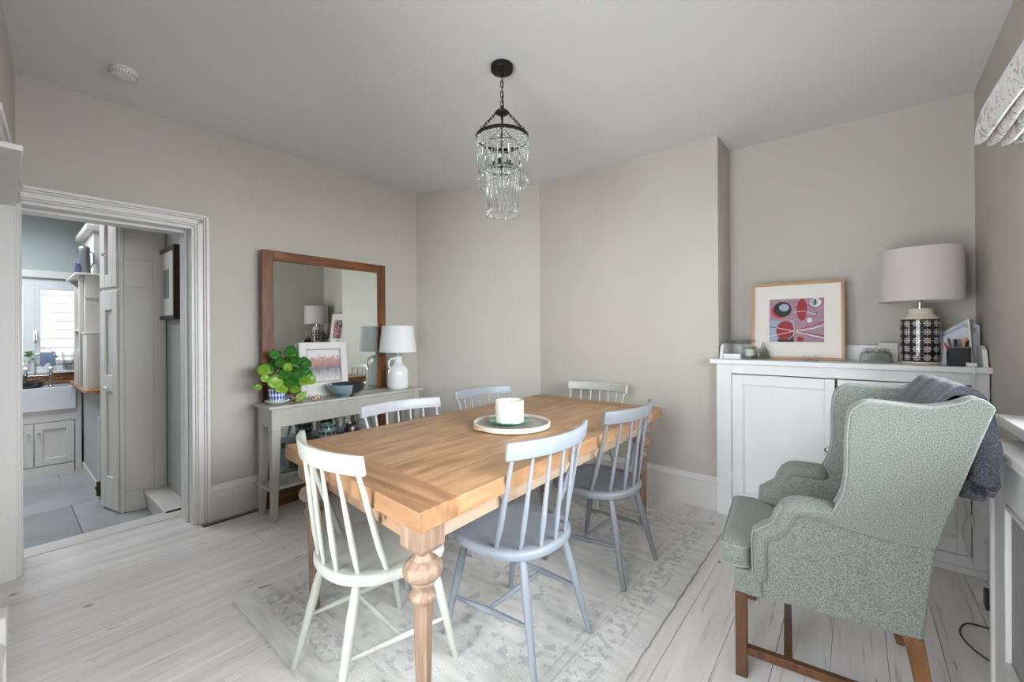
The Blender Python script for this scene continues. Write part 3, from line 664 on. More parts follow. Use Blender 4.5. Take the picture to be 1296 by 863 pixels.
for k in range(16):       # bead swags drooping from the big ring to the inner ring
    a = 2*PI*k/16
    for i in range(7):
        u = i/6; rr_ = R1+(.088-R1)*u; sw.ball((rr_*math.cos(a), rr_*math.sin(a), Z1-.012+(2.205-H-Z1+.012)*u-.022*math.sin(PI*u)), .0050, 6, 4)
sw.build('bead_swag', 'crystal', ch, smooth=50, kind='stuff')

# smoke alarm
t = thing('smoke_alarm', 'round white smoke alarm on the ceiling above the doorway', 'smoke alarm', (-2.905, .412, H))
MB().lathe([(.002, 0), (.052, 0), (.052, -.010), (.049, -.012), (.002, -.012)], 40).build('alarm_base', 'white_plastic', t, smooth=40)
MB().lathe([(.002, -.012), (.050, -.012), (.055, -.016), (.056, -.024), (.050, -.034), (.036, -.037), (.002, -.038)], 40).build('alarm_cover', 'white_plastic', t, smooth=40)
vn = MB()
for k in range(28):
    a = 2*PI*k/28; c, s = math.cos(a), math.sin(a); p = [(r*c-q*s, r*s+q*c, z) for r, z in ((.0480, -.0355), (.0568, -.0250)) for q in (-.0018, .0018)]
    vn.add(p+[(x, y, z-.0012) for x, y, z in p], [(0, 1, 3, 2), (4, 6, 7, 5), (0, 4, 5, 1), (1, 5, 7, 3), (3, 7, 6, 2), (2, 6, 4, 0)])
vn.build('alarm_vent', 'mug_grey', t)

# ================================================================== MIRROR
MX = -3.245
mr = thing('floor_mirror', 'tall mirror in a reddish brown wooden frame behind the console table', 'mirror', (MX, 1.69, 0))
my0, my1, mz = 1.180-1.69, 2.190-1.69, 1.853; fw = .078
MB().box(-.030, .004, my0, my0+fw, 0, mz).build('frame_stile', 'mirror_wood', mr, bevel=.003)
MB().box(-.030, .004, my1-fw, my1, 0, mz).build('frame_stile', 'mirror_wood', mr, bevel=.003)
MB().box(-.030, .0038, my0+fw, my1-fw, mz-.072, mz).build('frame_rail', 'mirror_wood_cross', mr, bevel=.003)
MB().box(-.030, .0038, my0+fw, my1-fw, .0, .14).build('frame_rail', 'mirror_wood_cross', mr, bevel=.003)
box('mirror_pane', 'mirror_glass', mr, -.020, -.006, my0+fw-.005, my1-fw+.005, .135, mz-.068)

# ================================================================== CONSOLE TABLE
cx0, cx1, cy0, cy1 = -3.215, -2.955, 1.115, 2.375
cs = thing('console_table', 'narrow grey green painted console table against the left wall', 'table', ((cx0+cx1)/2, (cy0+cy1)/2, 0))
hx, hy = (cx1-cx0)/2, (cy1-cy0)/2
box('table_top', 'console_grey', cs, -hx, hx, -hy, hy, .750, .770, bevel=.004)
li = .024
for sx in (-1, 1):
    for sy in (-1, 1):
        ex, ey = sx*(hx-li), sy*(hy-li); wt, wb = .058, .034
        if sx < 0: ex = -hx+.006
        qt = [(ex, ey), (ex-sx*wt, ey), (ex-sx*wt, ey-sy*wt), (ex, ey-sy*wt)]; qb = [(ex, ey), (ex-sx*wb, ey), (ex-sx*wb, ey-sy*wb), (ex, ey-sy*wb)]
        MB().hexa(qb, 0, .60, qt).hexa(qt, .60, .751).build('leg', 'console_grey', cs, bevel=.0025, seg=1)
box('front_apron', 'console_grey', cs, hx-li-.020, hx-li-.004, -hy+li+.058, hy-li-.058, .625, .751, bevel=.002, seg=1)
box('back_apron', 'console_grey', cs, -hx+.010, -hx+.026, -hy+li+.058, hy-li-.058, .625, .751, bevel=.002, seg=1)
for sy in (-1, 1): box('side_apron', 'console_grey', cs, -hx+.062, hx-li-.058, sy*(hy-li)-.018*(sy > 0), sy*(hy-li)+.018*(sy < 0), .625, .751, bevel=.002, seg=1)
box('lower_shelf', 'console_grey', cs, -hx+.010, hx-li-.004, -hy+.012, hy-.012, .205, .225, bevel=.003)
CT = .770
# framed watercolour leaning on the mirror
pf = thing('harbour_picture', 'whitewashed wooden frame with a loose watercolour of a harbour town', 'picture', (-3.185, 1.610, CT))
pf.rotation_euler = (0, math.radians(-6), 0)
pw, ph_, pb, pb0 = .375, .415, .052, .105; pf_ = [(-pw/2, -pw/2+pb, 0, ph_), (pw/2-pb, pw/2, 0, ph_)]
for a, b, c, d in pf_: box('frame_stile', 'trim_white', pf, -.012, .010, a, b, c, d, bevel=.003)
for c, d in ((0, pb0), (ph_-pb, ph_)): box('frame_rail', 'trim_white', pf, -.012, .0098, -pw/2+pb, pw/2-pb, c, d, bevel=.003)
o = box('print', 'watercolour', pf, -.004, .002, -pw/2+pb-.002, pw/2-pb+.002, pb0-.002, ph_-pb+.002)
for a, b, c, d in ((-pw/2+pb, -pw/2+pb+.007, pb0, ph_-pb), (pw/2-pb-.007, pw/2-pb, pb0, ph_-pb), (-pw/2+pb+.007, pw/2-pb-.007, pb0, pb0+.007), (-pw/2+pb+.007, pw/2-pb-.007, ph_-pb-.007, ph_-pb)):
    box('slip', 'mug_grey', pf, .002, .006, a, b, c, d)
# pilea in its pot
PX, PY = -3.085, 1.215
t = thing('pilea_plant', 'round leaved green houseplant in a blue and white pot', 'plant', (PX, PY, CT))
sa = MB().lathe([(.002, .002), (.045, .002), (.062, .012), (.076, .022), (.074, .025), (.058, .016), (.04, .008), (.002, .008)], 36).build('saucer', 'white_ceramic', t, smooth=50)
MB().lathe([(.002, .009), (.040, .009), (.044, .014), (.050, .060), (.054, .098), (.056, .106), (.052, .107), (.048, .095), (.002, .092)], 40).build('pot', 'pot_blue_white', t, smooth=50)
MB().lathe([(.002, .093), (.047, .093), (.045, .096), (.002, .098)], 24).build('soil', 'soil', t)
rr = random.Random(5)
lf = [(-.085, -.02, .19, .042, 1), (-.06, .03, .245, .050, 0), (-.035, -.05, .205, .048, 0), (.0, .02, .24, .040, 0), (.02, .085, .305, .050, 0), (.03, .11, .25, .042, 0), (.0, .14, .235, .044, 0), (.03, .165, .20, .046, 0), (.02, .20, .165, .042, 0),
      (.05, .125, .165, .052, 0), (.055, .02, .175, .045, 0), (.06, -.035, .135, .055, 1), (.06, -.10, .16, .032, 1), (.03, -.095, .205, .046, 1), (.06, .07, .125, .055, 0), (.05, .16, .125, .050, 1), (.04, .215, .13, .046, 1), (-.02, .09, .20, .044, 0),
      (.04, .055, .215, .035, 1), (-.03, .12, .28, .042, 0), (-.04, .0, .29, .038, 0), (.02, -.13, .11, .026, 1), (.05, .10, .08, .04, 1), (-.05, .16, .2, .044, 0), (-.02, .2, .24, .040, 0), (.07, .0, .10, .05, 1), (.035, .19, .225, .04, 0)]
for (x, y, z, r, yg) in lf:
    N = 18; n = Vector((.80+rr.uniform(-.2, .2), rr.uniform(-.35, .35)-.25, .45+rr.uniform(-.25, .35))).normalized(); u = n.orthogonal().normalized(); v = n.cross(u)
    c = Vector((x, y*.98, z*1.17)); r = r*.88; pts = [c-n*.006]; fs = []
    for q, dz in ((.55, -.002), (1, .003)):
        pts += [c+(u*math.cos(a)+v*math.sin(a))*r*q*(1+.04*math.sin(3*a))+n*dz for a in (2*PI*i/N for i in range(N))]
    fs = [(0, 1+i, 1+(i+1) % N) for i in range(N)]+[(1+i, 1+N+i, 1+N+(i+1) % N, 1+(i+1) % N) for i in range(N)]
    lo = MB().add(pts, fs).build('leaf', 'leaf_young' if yg else 'leaf', t, smooth=180, thick=.0015)
    b = Vector((rr.uniform(-.015, .015), rr.uniform(-.015, .015), .094)); mid = b.lerp(c, .5)+Vector((0, 0, .03)); p_ = [b, b.lerp(mid, .5)+Vector((0, 0, .008)), mid, mid.lerp(c, .5)+Vector((0, 0, .006)), c-n*.005]
    MB().tube(p_, .0016, 5).build('stem', 'stem', lo, smooth=60)
# small bowl with a leaf cutting
t = thing('wooden_bowl', 'small tan wooden bowl with a lime green leaf cutting beside the plant', 'bowl', (-3.075, 1.345, CT))
MB().lathe([(.002, 0), (.026, .001), (.045, .018), (.056, .042), (.053, .043), (.042, .022), (.022, .008), (.002, .007)], 28).build('bowl', 'coconut', t, smooth=60)
pts = []; N = 9
for i in range(N):
    q = i/(N-1); wv = .028*math.sin(PI*min(1, q*1.05+.02)); pts.append([(.045+.01*math.sin(PI*q), -.03+.085*q-s*0, .012+.060*q+abs(s)*.008-s*.012) if False else (.050-.012*q+abs(s)*.006, -.035+.085*q+s*wv*.75, .010+.062*q-s*wv*.85) for s in (-1, -.5, 0, .5, 1)])
vs_ = [p for r in pts for p in r]; fs_ = [(i*5+j, i*5+j+1, (i+1)*5+j+1, (i+1)*5+j) for i in range(N-1) for j in range(4)]
MB().add(vs_, fs_).build('leaf', 'leaf_young', t, smooth=180, thick=.002)
# shell
sh = MB()
for k in range(9):
    q = k/8; a0 = k*.75
    sh.ball((.012*math.cos(a0)*(1-q), -.045+.075*q, .018-.006*q), .022*(1-q*.55), 10, 6, 1, .8, .8)
for k in range(8): a0 = k*.8; sh.tube([(0, -.03+.01*k*.6, .02), (.026*math.cos(a0)*.9, -.035+.011*k, .018+.020*abs(math.sin(a0)))], [.006, .0015], 5)
o = sh.build('sea_shell', 'shell', None, smooth=70); o.location = (-3.04, 1.475, CT); o.rotation_euler = (0, 0, .3); tag(o, 'spiky speckled brown sea shell on the console table', 'shell')
# two-tone bowl
t = thing('stoneware_bowl', 'wide glazed bowl, half dark navy and half pale blue', 'bowl', (-3.035, 1.700, CT))
BP = [(.002, .003), (.045, .003), (.048, 0), (.052, 0), (.056, .008), (.098, .024), (.126, .050), (.143, .096), (.139, .097), (.120, .056), (.092, .032), (.050, .016), (.002, .014)]
def half(a0, a1):
    n = 22; return MB().loft([[(r*math.cos(a), r*math.sin(a), z) for r, z in BP] for a in (a0+(a1-a0)*i/n for i in range(n+1))])
half(math.radians(-12), math.radians(205)).build('dark_half', 'bowl_navy', t, smooth=50); half(math.radians(205), math.radians(348)).build('pale_half', 'bowl_blue', t, smooth=50)
# white table lamp
t = thing('table_lamp', 'white ceramic jug lamp with a plain white shade on the console table', 'lamp', (-3.085, 2.205, CT))
lb = MB().lathe([(.002, 0), (.078, 0), (.086, .006), (.089, .03), (.089, .135), (.084, .170), (.066, .198), (.045, .214), (.037, .226), (.034, .262), (.041, .272), (.042, .280), (.036, .284), (.002, .284)], 44).build('lamp_base', 'white_ceramic', t, smooth=60)
MB().tube([(0, -.036, .262), (0, -.070, .262), (0, -.094, .235), (0, -.092, .195), (0, -.078, .168)], [.008, .009, .009, .009, .010], 10).build('handle', 'white_ceramic', lb, smooth=60)
MB().tube([(0, 0, .284), (0, 0, .36)], .008, 10).build('lamp_fitting', 'chrome', t, smooth=60)
def shade(name, m, par, r0, r1, z0, z1, n=56):
    return MB().loft([[(r*math.cos(a), r*math.sin(a), z) for r, z in ((r0, z0), (r1, z1), (r1-.003, z1), (r0-.003, z0))] for a in (2*PI*i/n for i in range(n))], closed=True).build(name, m, par, smooth=50)
sd = shade('lamp_shade', 'shade_white', t, .158, .132, .318, .545)
MB().tube([(-.13, 0, .50), (.13, 0, .50)], .0015, 5).tube([(0, -.13, .50), (0, .13, .50)], .0015, 5).tube([(0, 0, .36), (0, 0, .50)], .004, 8).build('shade_carrier', 'chrome', sd)
# lower shelf: crate with pots
t = thing('storage_crate', 'pale teal painted crate on the lower shelf of the console table', 'box', (-3.09, 1.69, .225))
MB().box(-.085, .085, -.30, .30, 0, .195).build('crate_body', 'teal_paint', t, bevel=.003); box('crate_lid', 'teal_paint', t, -.090, .090, -.305, .305, .195, .210, bevel=.003)
t = thing('spotted_jar', 'teal glazed jar with large dark spots on the crate', 'jar', (-3.055, 1.555, .435))
MB().lathe([(.002, 0), (.055, 0), (.060, .02), (.060, .115), (.050, .135), (.046, .145), (.042, .145), (.045, .13), (.05, .11), (.05, .012), (.002, .01)], 32).build('jar_body', 'teal_glaze', t, smooth=50)
for a in range(10):
    for zz in (.035, .080, .120):
        q = 2*PI*a/10+(.3 if zz == .08 else 0); c_, s_ = math.cos(q), math.sin(q); R_ = .0607 if zz < .11 else .058
        N = 12; MB().add([(R_*c_, R_*s_, zz)]+[(R_*math.cos(q+.26*math.cos(b)), R_*math.sin(q+.26*math.cos(b)), zz+.014*math.sin(b)) for b in (2*PI*i/N for i in range(N))], [(0, i+1, (i+1) % N+1) for i in range(N)]).build('spot', 'bowl_navy', t)
t = thing('dark_jug', 'dark patterned jug with a ring handle on the crate', 'jug', (-3.055, 1.745, .435))
MB().lathe([(.002, 0), (.036, 0), (.052, .030), (.055, .055), (.046, .085), (.040, .105), (.044, .115), (.040, .116), (.036, .10), (.002, .09)], 30).build('jug_body', 'dark_glaze', t, smooth=50)
MB().tube([(.004, .052+.032+.030*math.cos(a), .060+.032*math.sin(a)) for a in (2*PI*i/20 for i in range(20))], .0045, 8, closed=True).build('handle', 'mug_grey', t, smooth=60)
t = thing('dark_bottle', 'small dark bottle with a black cap on the lower shelf, left of the crate', 'bottle', (-3.035, 1.235, .225))
MB().lathe([(.002, 0), (.024, 0), (.025, .005), (.025, .20), (.014, .225), (.013, .24), (.002, .24)], 20).build('bottle_body', 'glass', t, smooth=50); MB().lathe([(.002, .24), (.015, .24), (.015, .275), (.002, .276)], 16).build('cap', 'black_plastic', t, smooth=40)

# ================================================================== BUILT-IN CUPBOARD IN THE ALCOVE
FY = 3.128; FX0, FX1 = -.733, .528; CTZ = 1.062
cb = thing('alcove_cupboard', 'white painted built-in cupboard with two panelled doors in the alcove', 'cupboard', (-.10, FY, 0))
def cbx(name, x0, x1, y0, y1, z0, z1, m='cupboard_white', par=None, bevel=.002): return box(name, m, par or cb, x0+.10, x1+.10, y0-FY, y1-FY, z0, z1, bevel=bevel, seg=1)
DL, DM0, DM1, DR, DB, DT = -.640, -.086, -.074, .465, .092, .968
bd = MB()
for a in ((FX0, DL, FY, FY+.022, 0, 1.032), (DR, FX1, FY, FY+.022, 0, 1.032), (DL, DR, FY, FY+.022, DT, 1.032), (DL, DR, FY, FY+.022, 0, DB), (FX0+.03, FX1, FY+.045, FY+.06, 0, 1.03)): bd.box(a[0]+.10, a[1]+.10, a[2]-FY, a[3]-FY, a[4], a[5])
bd.build('face_frame', 'cupboard_white', cb, bevel=.0015, seg=1)
cbx('carcass_shadow_liner', DL, DR, FY+.040, FY+.044, DB-.02, DT+.02, 'gap_dark').name = 'shadow_liner'  # dark sheet standing in for the shade behind the door gaps
cbx('top_shelf', FX0-.036, FX1+.010, FY-.030, 3.50, 1.032, CTZ)
cbx('upstand', -.715, FX1-.002, 3.480, 3.502, CTZ, 1.158)
for xx, z1 in ((-.716, 1.165), (FX1-.020, 1.168)):
    MB().add([(x+.10, y-FY, z) for x in (xx, xx+.018) for y, z in ((FY+.006, CTZ), (3.48, CTZ), (3.48, z1), (FY+.075, z1), (FY+.040, z1-.018), (FY+.022, 1.10))],
             [(0, 1, 2, 3, 4, 5), (11, 10, 9, 8, 7, 6)]+[(i, i+6, (i+1) % 6+6, (i+1) % 6) for i in range(6)]).build('side_upstand', 'cupboard_white', cb, bevel=.0015, seg=1)
cbx('plinth_moulding', DL-.01, FX1, FY-.012, FY, 0, .035)
for x0, x1, hg, kx in ((DL+.004, DM0, DL, -.120), (DM1, DR-.004, DR, None)):
    dr = thing('door', None, None); dr.parent = cb; dr.location = (0, 0, 0)
    # a door is one mesh of stiles and rails with its panel, knob and hinges as sub-parts
    bpy.data.objects.remove(dr)
    m_ = MB(); sw_ = .066; y0, y1 = -.006, .018
    for a in ((x0, x0+sw_, DB+.004, DT-.006), (x1-sw_*.75, x1, DB+.004, DT-.006), (x0+sw_, x1-sw_*.75, DB+.004, DB+.085), (x0+sw_, x1-sw_*.75, DT-.07, DT-.006)): m_.box(a[0]+.10, a[1]+.10, y0, y1, a[2], a[3])
    dr = m_.build('door', 'cupboard_white', cb, bevel=.0018, seg=1)
    pn = box('door_panel', 'cupboard_white', dr, x0+sw_-.004+.10, x1-sw_*.75+.004+.10, .006, .014, DB+.08, DT-.066)
    bead = MB(); a0, a1, b0, b1 = x0+sw_+.10, x1-sw_*.75+.10, DB+.085, DT-.07
    for q in ((a0, a0+.008, b0, b1), (a1-.008, a1, b0, b1), (a0+.008, a1-.008, b0, b0+.008), (a0+.008, a1-.008, b1-.008, b1)): bead.box(q[0], q[1], -.001, .007, q[2], q[3])
    bead.build('panel_bead', 'cupboard_white', dr, bevel=.002, seg=1)
    if kx is not None:
        kb = MB().lathe([(.002, 0), (.013, 0), (.008, .008), (.008, .014), (.017, .021), (.018, .029), (.012, .035), (.002, .036)], 20); kb.xf(Matrix.Translation((kx+.10, -.005, .545)) @ Matrix.Rotation(PI/2, 4, 'X')); kb.build('knob', 'chrome', dr, smooth=50)
    for z in (.25, .80):
        MB().tube([(hg+.10, -.007, z), (hg+.10, -.007, z+.055)], .0045, 8).ball((hg+.10, -.007, z+.058), .005, 8, 4).ball((hg+.10, -.007, z-.003), .005, 8, 4).build('hinge', 'cupboard_white', dr, smooth=50)

# framed abstract print
def lean(name, label, cat, loc, rz, tilt):
    t = thing(name, label, cat, loc); t.rotation_euler = (math.radians(tilt), 0, rz); return t
ap = lean('abstract_print', 'beech framed abstract print of red and black ovals on pink, on the cupboard', 'picture', (-.293, 3.315, CTZ), .05, -6)
aw, ah, ab = .508, .515, .017
for a, b in ((-aw/2, -aw/2+ab), (aw/2-ab, aw/2)): box('frame_stile', 'frame_beech', ap, a, b, -.012, .012, 0, ah, bevel=.0015, seg=1)
for c, d in ((0, ab), (ah-ab, ah)): box('frame_rail', 'frame_beech', ap, -aw/2+ab, aw/2-ab, -.0118, .012, c, d, bevel=.0015, seg=1)
box('mount', 'mount_board', ap, -aw/2+ab-.002, aw/2-ab+.002, -.004, .004, ab-.002, ah-ab+.002)
pr = box('print', 'print_pink', ap, -.150, .150, -.0055, -.004, .115, .405)
lay = [0]
def flat(pts, m):          # printed shape, coordinates 0-1 across the print
    lay[0] += 1; y = -.0055-.00012*lay[0]; q = [(-.150+.300*u, y, .115+.290*v) for u, v in pts]
    return MB().add(q, [tuple(range(len(q)))]).build('printed_shape', m, pr)
def ell(cu, cv, a, b, m, rot=0, n=28): return flat([(cu+a*math.cos(t_)*math.cos(rot)-b*math.sin(t_)*math.sin(rot), cv+a*math.cos(t_)*math.sin(rot)+b*math.sin(t_)*math.cos(rot)) for t_ in (2*PI*i/n for i in range(n))], m)
def rib(pts, w_, m):
    pts = [Vector(p) for p in pts]; L_, R_ = [], []
    for i, p in enumerate(pts):
        d = (pts[min(i+1, len(pts)-1)]-pts[max(i-1, 0)]).normalized(); n = Vector((-d.y, d.x))*w_; L_.append(p+n); R_.append(p-n)
    lay[0] += 1; y = -.0055-.00012*lay[0]; q = [(-.150+.300*p.x, y, .115+.290*p.y) for p in L_+R_]; k = len(pts)
    return MB().add(q, [(i, i+1, k+i+1, k+i) for i in range(k-1)]).build('printed_shape', m, pr)
flat([(0, 0), (.46, 0), (.46, .50), (.03, .50), (0, .47)], 'print_blue')
ell(.20, .72, .17, .17, 'print_bright_red'); ell(.25, .76, .17, .18, 'print_black'); ell(.28, .80, .095, .085, 'print_blue')
ell(.61, .74, .095, .25, 'print_red'); rib([(.57, .78), (.48, .80), (.45, .90), (.52, .93), (.60, .90)], .006, 'print_red')
rib([(.70, .86), (.80, .78), (.87, .68), (.88, .60), (.80, .57), (.68, .60)], .006, 'print_red')
ell(.85, .90, .10, .095, 'print_white'); ell(.83, .90, .065, .07, 'print_blue'); rib([(.85, .97), (.85, .90), (.83, .84)], .014, 'print_black'); rib([(.92, .97), (.99, .96), (1, .86), (.93, .84)], .006, 'print_bright_red')
flat([(.16, 0), (.46, 0), (.46, .22), (.40, .10), (.16, .07)], 'print_black'); ell(.31, .27, .16, .22, 'print_black', -.1); ell(.29, .27, .155, .225, 'print_red', -.1)
rib([(.44, .42), (.47, .30), (.45, .15), (.36, .06)], .006, 'print_white')
rib([(0, .36), (.46, .25)], .006, 'print_black'); rib([(.15, .33), (.47, .25)], .007, 'print_white'); rib([(0, .12), (.20, .18), (.48, .26)], .006, 'print_white')
rib([(.48, .26), (.72, .34), (1, .46)], .009, 'print_red'); rib([(.48, .25), (.70, .21), (1, .14)], .009, 'print_red'); rib([(.50, .26), (.80, .31), (1, .38)], .011, 'print_white'); rib([(.50, .24), (.76, .16), (1, .09)], .011, 'print_white')
rib([(.66, .30), (.70, .40), (.82, .45), (.95, .40), (.98, .30)], .004, 'print_red'); rib([(.66, .18), (.74, .10), (.88, .08), (.97, .14)], .004, 'print_red')
ell(.745, .50, .045, .055, 'print_white'); ell(.58, .065, .065, .06, 'print_red'); rib([(.45, .68), (.62, .71), (.80, .64), (.88, .62)], .005, 'print_white'); rib([(.66, .62), (.85, .70), (1, .80)], .006, 'print_blue')

# patterned lamp
t = thing('table_lamp', 'black and cream star patterned ceramic lamp with a wide linen drum shade', 'lamp', (.292, 3.285, CTZ))
MB().lathe([(.002, 0), (.074, 0), (.078, .004), (.079, .014), (.002, .014)], 48).build('foot', 'cream_ceramic', t, smooth=50)
o = MB().lathe([(.002, 0), (.079, 0), (.083, .012), (.084, .04), (.084, .215), (.082, .236), (.002, .236)], 64).build('lamp_body', 'lamp_pattern', t, smooth=50); o.location = (0, 0, .014)
MB().lathe([(.002, .249), (.082, .249), (.078, .258), (.060, .275), (.055, .282), (.055, .305), (.052, .309), (.002, .309)], 48).build('shoulder', 'cream_ceramic', t, smooth=50)
MB().tube([(0, 0, .309), (0, 0, .36)], .009, 12).build('lamp_fitting', 'chrome', t, smooth=60)
sd = shade('lamp_shade', 'linen', t, .178, .174, .350, .640)
MB().tube([(-.172, 0, .60), (.172, 0, .60)], .0016, 5).tube([(0, -.172, .60), (0, .172, .60)], .0016, 5).tube([(0, 0, .36), (0, 0, .60)], .004, 8).build('shade_carrier', 'chrome', sd)
# glass things
t = thing('glass_cake_stand', 'scalloped glass cake stand on the left end of the cupboard', 'cake stand', (-.610, 3.335, CTZ))
MB().lathe([(.002, 0), (.034, 0), (.036, .004), (.016, .012), (.007, .022), (.006, .085), (.012, .096), (.002, .098)], 28).build('foot', 'glass', t, smooth=60)
MB().lathe([(.002, .096), (.045, .097), (.070, .104), (.098, .124), (.101, .128), (.096, .129), (.068, .110), (.045, .103), (.002, .102)], 60, fn=lambda a, z: 1+.07*math.cos(12*a)*(z > .11)).build('plate', 'glass', t, smooth=60)
o = box('white_box', 'white_plastic', None, -.055, .055, -.04, .04, 0, .034, bevel=.002); o.location = (-.648, 3.215, CTZ); tag(o, 'low white box in front of the cake stand', 'box')
t = thing('jar_candle', 'white candle in a clear glass tumbler', 'candle', (-.548, 3.245, CTZ))
MB().lathe([(.002, 0), (.037, 0), (.039, .003), (.039, .085), (.037, .086), (.036, .083), (.036, .010), (.002, .008)], 32).build('tumbler', 'glass', t, smooth=60)
MB().lathe([(.002, .022), (.0355, .022), (.0355, .066), (.002, .066)], 28).build('wax', 'candle_wax', t, smooth=40); MB().tube([(0, 0, .066), (0, 0, .076)], .001, 5).build('wick', 'black_plastic', t)
o = MB().lathe([(.002, 0), (.034, 0), (.040, .006), (.043, .022), (.039, .046), (.026, .068), (.013, .084), (.0105, .110), (.013, .114), (.0105, .113), (.0085, .108), (.011, .083), (.024, .064), (.036, .044), (.040, .022), (.036, .009), (.002, .005)], 36).build('bud_vase', 'glass', None, smooth=70)
o.location = (-.468, 3.240, CTZ); tag(o, 'clear glass bud vase at the lower left corner of the print', 'vase')
t = thing('spectacles', 'folded spectacles in front of the abstract print', 'glasses', (-.205, 3.215, CTZ)); t.rotation_euler = (0, 0, .1)
for s in (-1, 1):
    MB().tube([(s*.026+.021*math.cos(a), .004, .016+.014*math.sin(a)) for a in (2*PI*i/16 for i in range(16))], .0016, 5, closed=True).build('rim', 'pot_metal', t, smooth=60)
    MB().tube([(s*.048, .004, .020), (s*.046, .012, .018), (s*-.02, .018+.006*s, .006)], .0015, 5).build('temple', 'pot_metal', t)
# jelly mould
t = thing('jelly_mould', 'upturned ribbed glass jelly mould between the print and the patterned lamp', 'mould', (.103, 3.245, CTZ))
MB().lathe([(.075, 0), (.078, .002), (.078, .008), (.074, .012), (.070, .045), (.066, .060), (.050, .068), (.002, .070), (.002, .066), (.048, .063), (.062, .056), (.066, .04), (.070, .01), (.073, .002)], 72, fn=lambda a, z: 1+.035*abs(math.cos(9*a))*(.010 < z < .062), cap=False).build('mould_body', 'glass', t, smooth=60)
for k in range(8): MB().ball((.044*math.cos(2*PI*k/8), .044*math.sin(2*PI*k/8), .070), .017, 12, 8, 1, 1, .95).build('dome', 'glass', t, smooth=60)
# post card leaning at the back
o = box('white_card', 'mount_board', None, -.045, .045, -.0012, .0012, 0, .112, bevel=.001, seg=1); o.location = (.165, 3.43, CTZ+.001); o.rotation_euler = (math.radians(-10), 0, 0); tag(o, 'blank white card leaning behind the jelly mould', 'card')
# pen pot
t = thing('pen_pot', 'black mesh pot full of pens at the right end of the cupboard', 'pen pot', (.430, 3.205, CTZ))
m_ = MB(); S_ = .040
for a in ((-S_, S_, -S_, -S_+.003), (-S_, S_, S_-.003, S_), (-S_, -S_+.003, -S_+.003, S_-.003), (S_-.003, S_, -S_+.003, S_-.003)): m_.box(*a, 0, .098)
m_.box(-S_, S_, -S_, S_, -.0005+.0008, .003); m_.build('pot', 'black_plastic', t); m_ = MB()
for a in ((-S_-.001, S_+.001, -S_-.001, -S_+.001), (-S_-.001, S_+.001, S_-.001, S_+.001), (-S_-.001, -S_+.001, -S_+.001, S_-.001), (S_-.001, S_+.001, -S_+.001, S_-.001)): m_.box(*a, .097, .101)
m_.build('pot_rim', 'pot_metal', t)
for px_, py_, dx, dy, L_, m, r in ((-.025, -.015, -.012, 0, .145, 'wine', .0055), (-.008, .01, .0, .01, .140, 'black_plastic', .0075), (.012, -.012, .012, 0, .150, 'pen_orange', .0075), (.028, .012, .008, .004, .135, 'black_plastic', .006),
                                   (.022, -.02, .003, -.004, .130, 'black_plastic', .005), (-.018, .022, -.012, .006, .135, 'pen_blue', .0045), (-.030, .0, -.018, .0, .120, 'pen_red', .0045), (.005, .026, .004, .008, .142, 'mug_grey', .004)):
    MB().tube([(px_*.6, py_*.6, .004), (px_+dx, py_+dy, L_-.008), (px_+dx*1.1, py_+dy*1.1, L_)], [r*.7, r, r*.8], 8).build('pen', m, t, smooth=50)
# papers and envelopes standing against the wall
for k, (dy, h_, wv, m, rot, lab) in enumerate(((0, .245, .16, 'paper', -.18, 'tall pale grey sheet at the back of the paper stack'), (-.014, .225, .15, 'paper_blue', -.10, 'lilac blue envelope leaning in the middle of the paper stack'), (-.026, .205, .15, 'paper', -.03, 'white folded letter behind the pen pot'), (-.036, .19, .16, 'paper', .03, 'foremost white sheet of the paper stack beside the pen pot'))):
    o = MB().add([(0, 0, 0), (wv, 0, 0), (wv, 0, h_*.86), (wv*.72, 0, h_), (0, 0, h_*.66)]+[(0, .0015, 0), (wv, .0015, 0), (wv, .0015, h_*.86), (wv*.72, .0015, h_), (0, .0015, h_*.66)], [(0, 1, 2, 3, 4), (9, 8, 7, 6, 5)]+[(i, i+5, (i+1) % 5+5, (i+1) % 5) for i in range(5)]).build('letter', m, None)
    o.location = (.366-.004*k, 3.325+dy, CTZ+.001); o.rotation_euler = (math.radians(-4), 0, rot*.3); tag(o, lab, 'letter', 'letters and papers beside the pen pot')
o = MB().box(-.003, .003, -.11, .11, 0, .245).build('notebook', 'mount_board', None, bevel=.0008, seg=1); o.location = (.500, 3.30, CTZ+.001); o.rotation_euler = (0, math.radians(-3), -.2); tag(o, 'thin pale notebook standing at the end of the cupboard', 'notebook')
# charger cable
t = thing('charger_cable', 'white charging cable hanging down the right of the cupboard to the floor', 'cable', (.47, 3.16, CTZ))
MB().box(-.020, .020, -.014, .014, 0, .020).build('plug', 'white_plastic', t, bevel=.004)
MB().tube(spline([(0, -.012, .008), (.002, -.064, -.004), (0, -.068, -.04), (-.03, -.062, -.25), (-.05, -.05, -.42), (-.055, -.045, -.60), (-.03, -.05, -.74), (-.045, -.05, -.84), (-.02, -.055, -.95), (.0, -.10, -1.045), (.01, -.18, -1.055)]), .0028, 6).build('cable', 'cable_white', t, smooth=60)

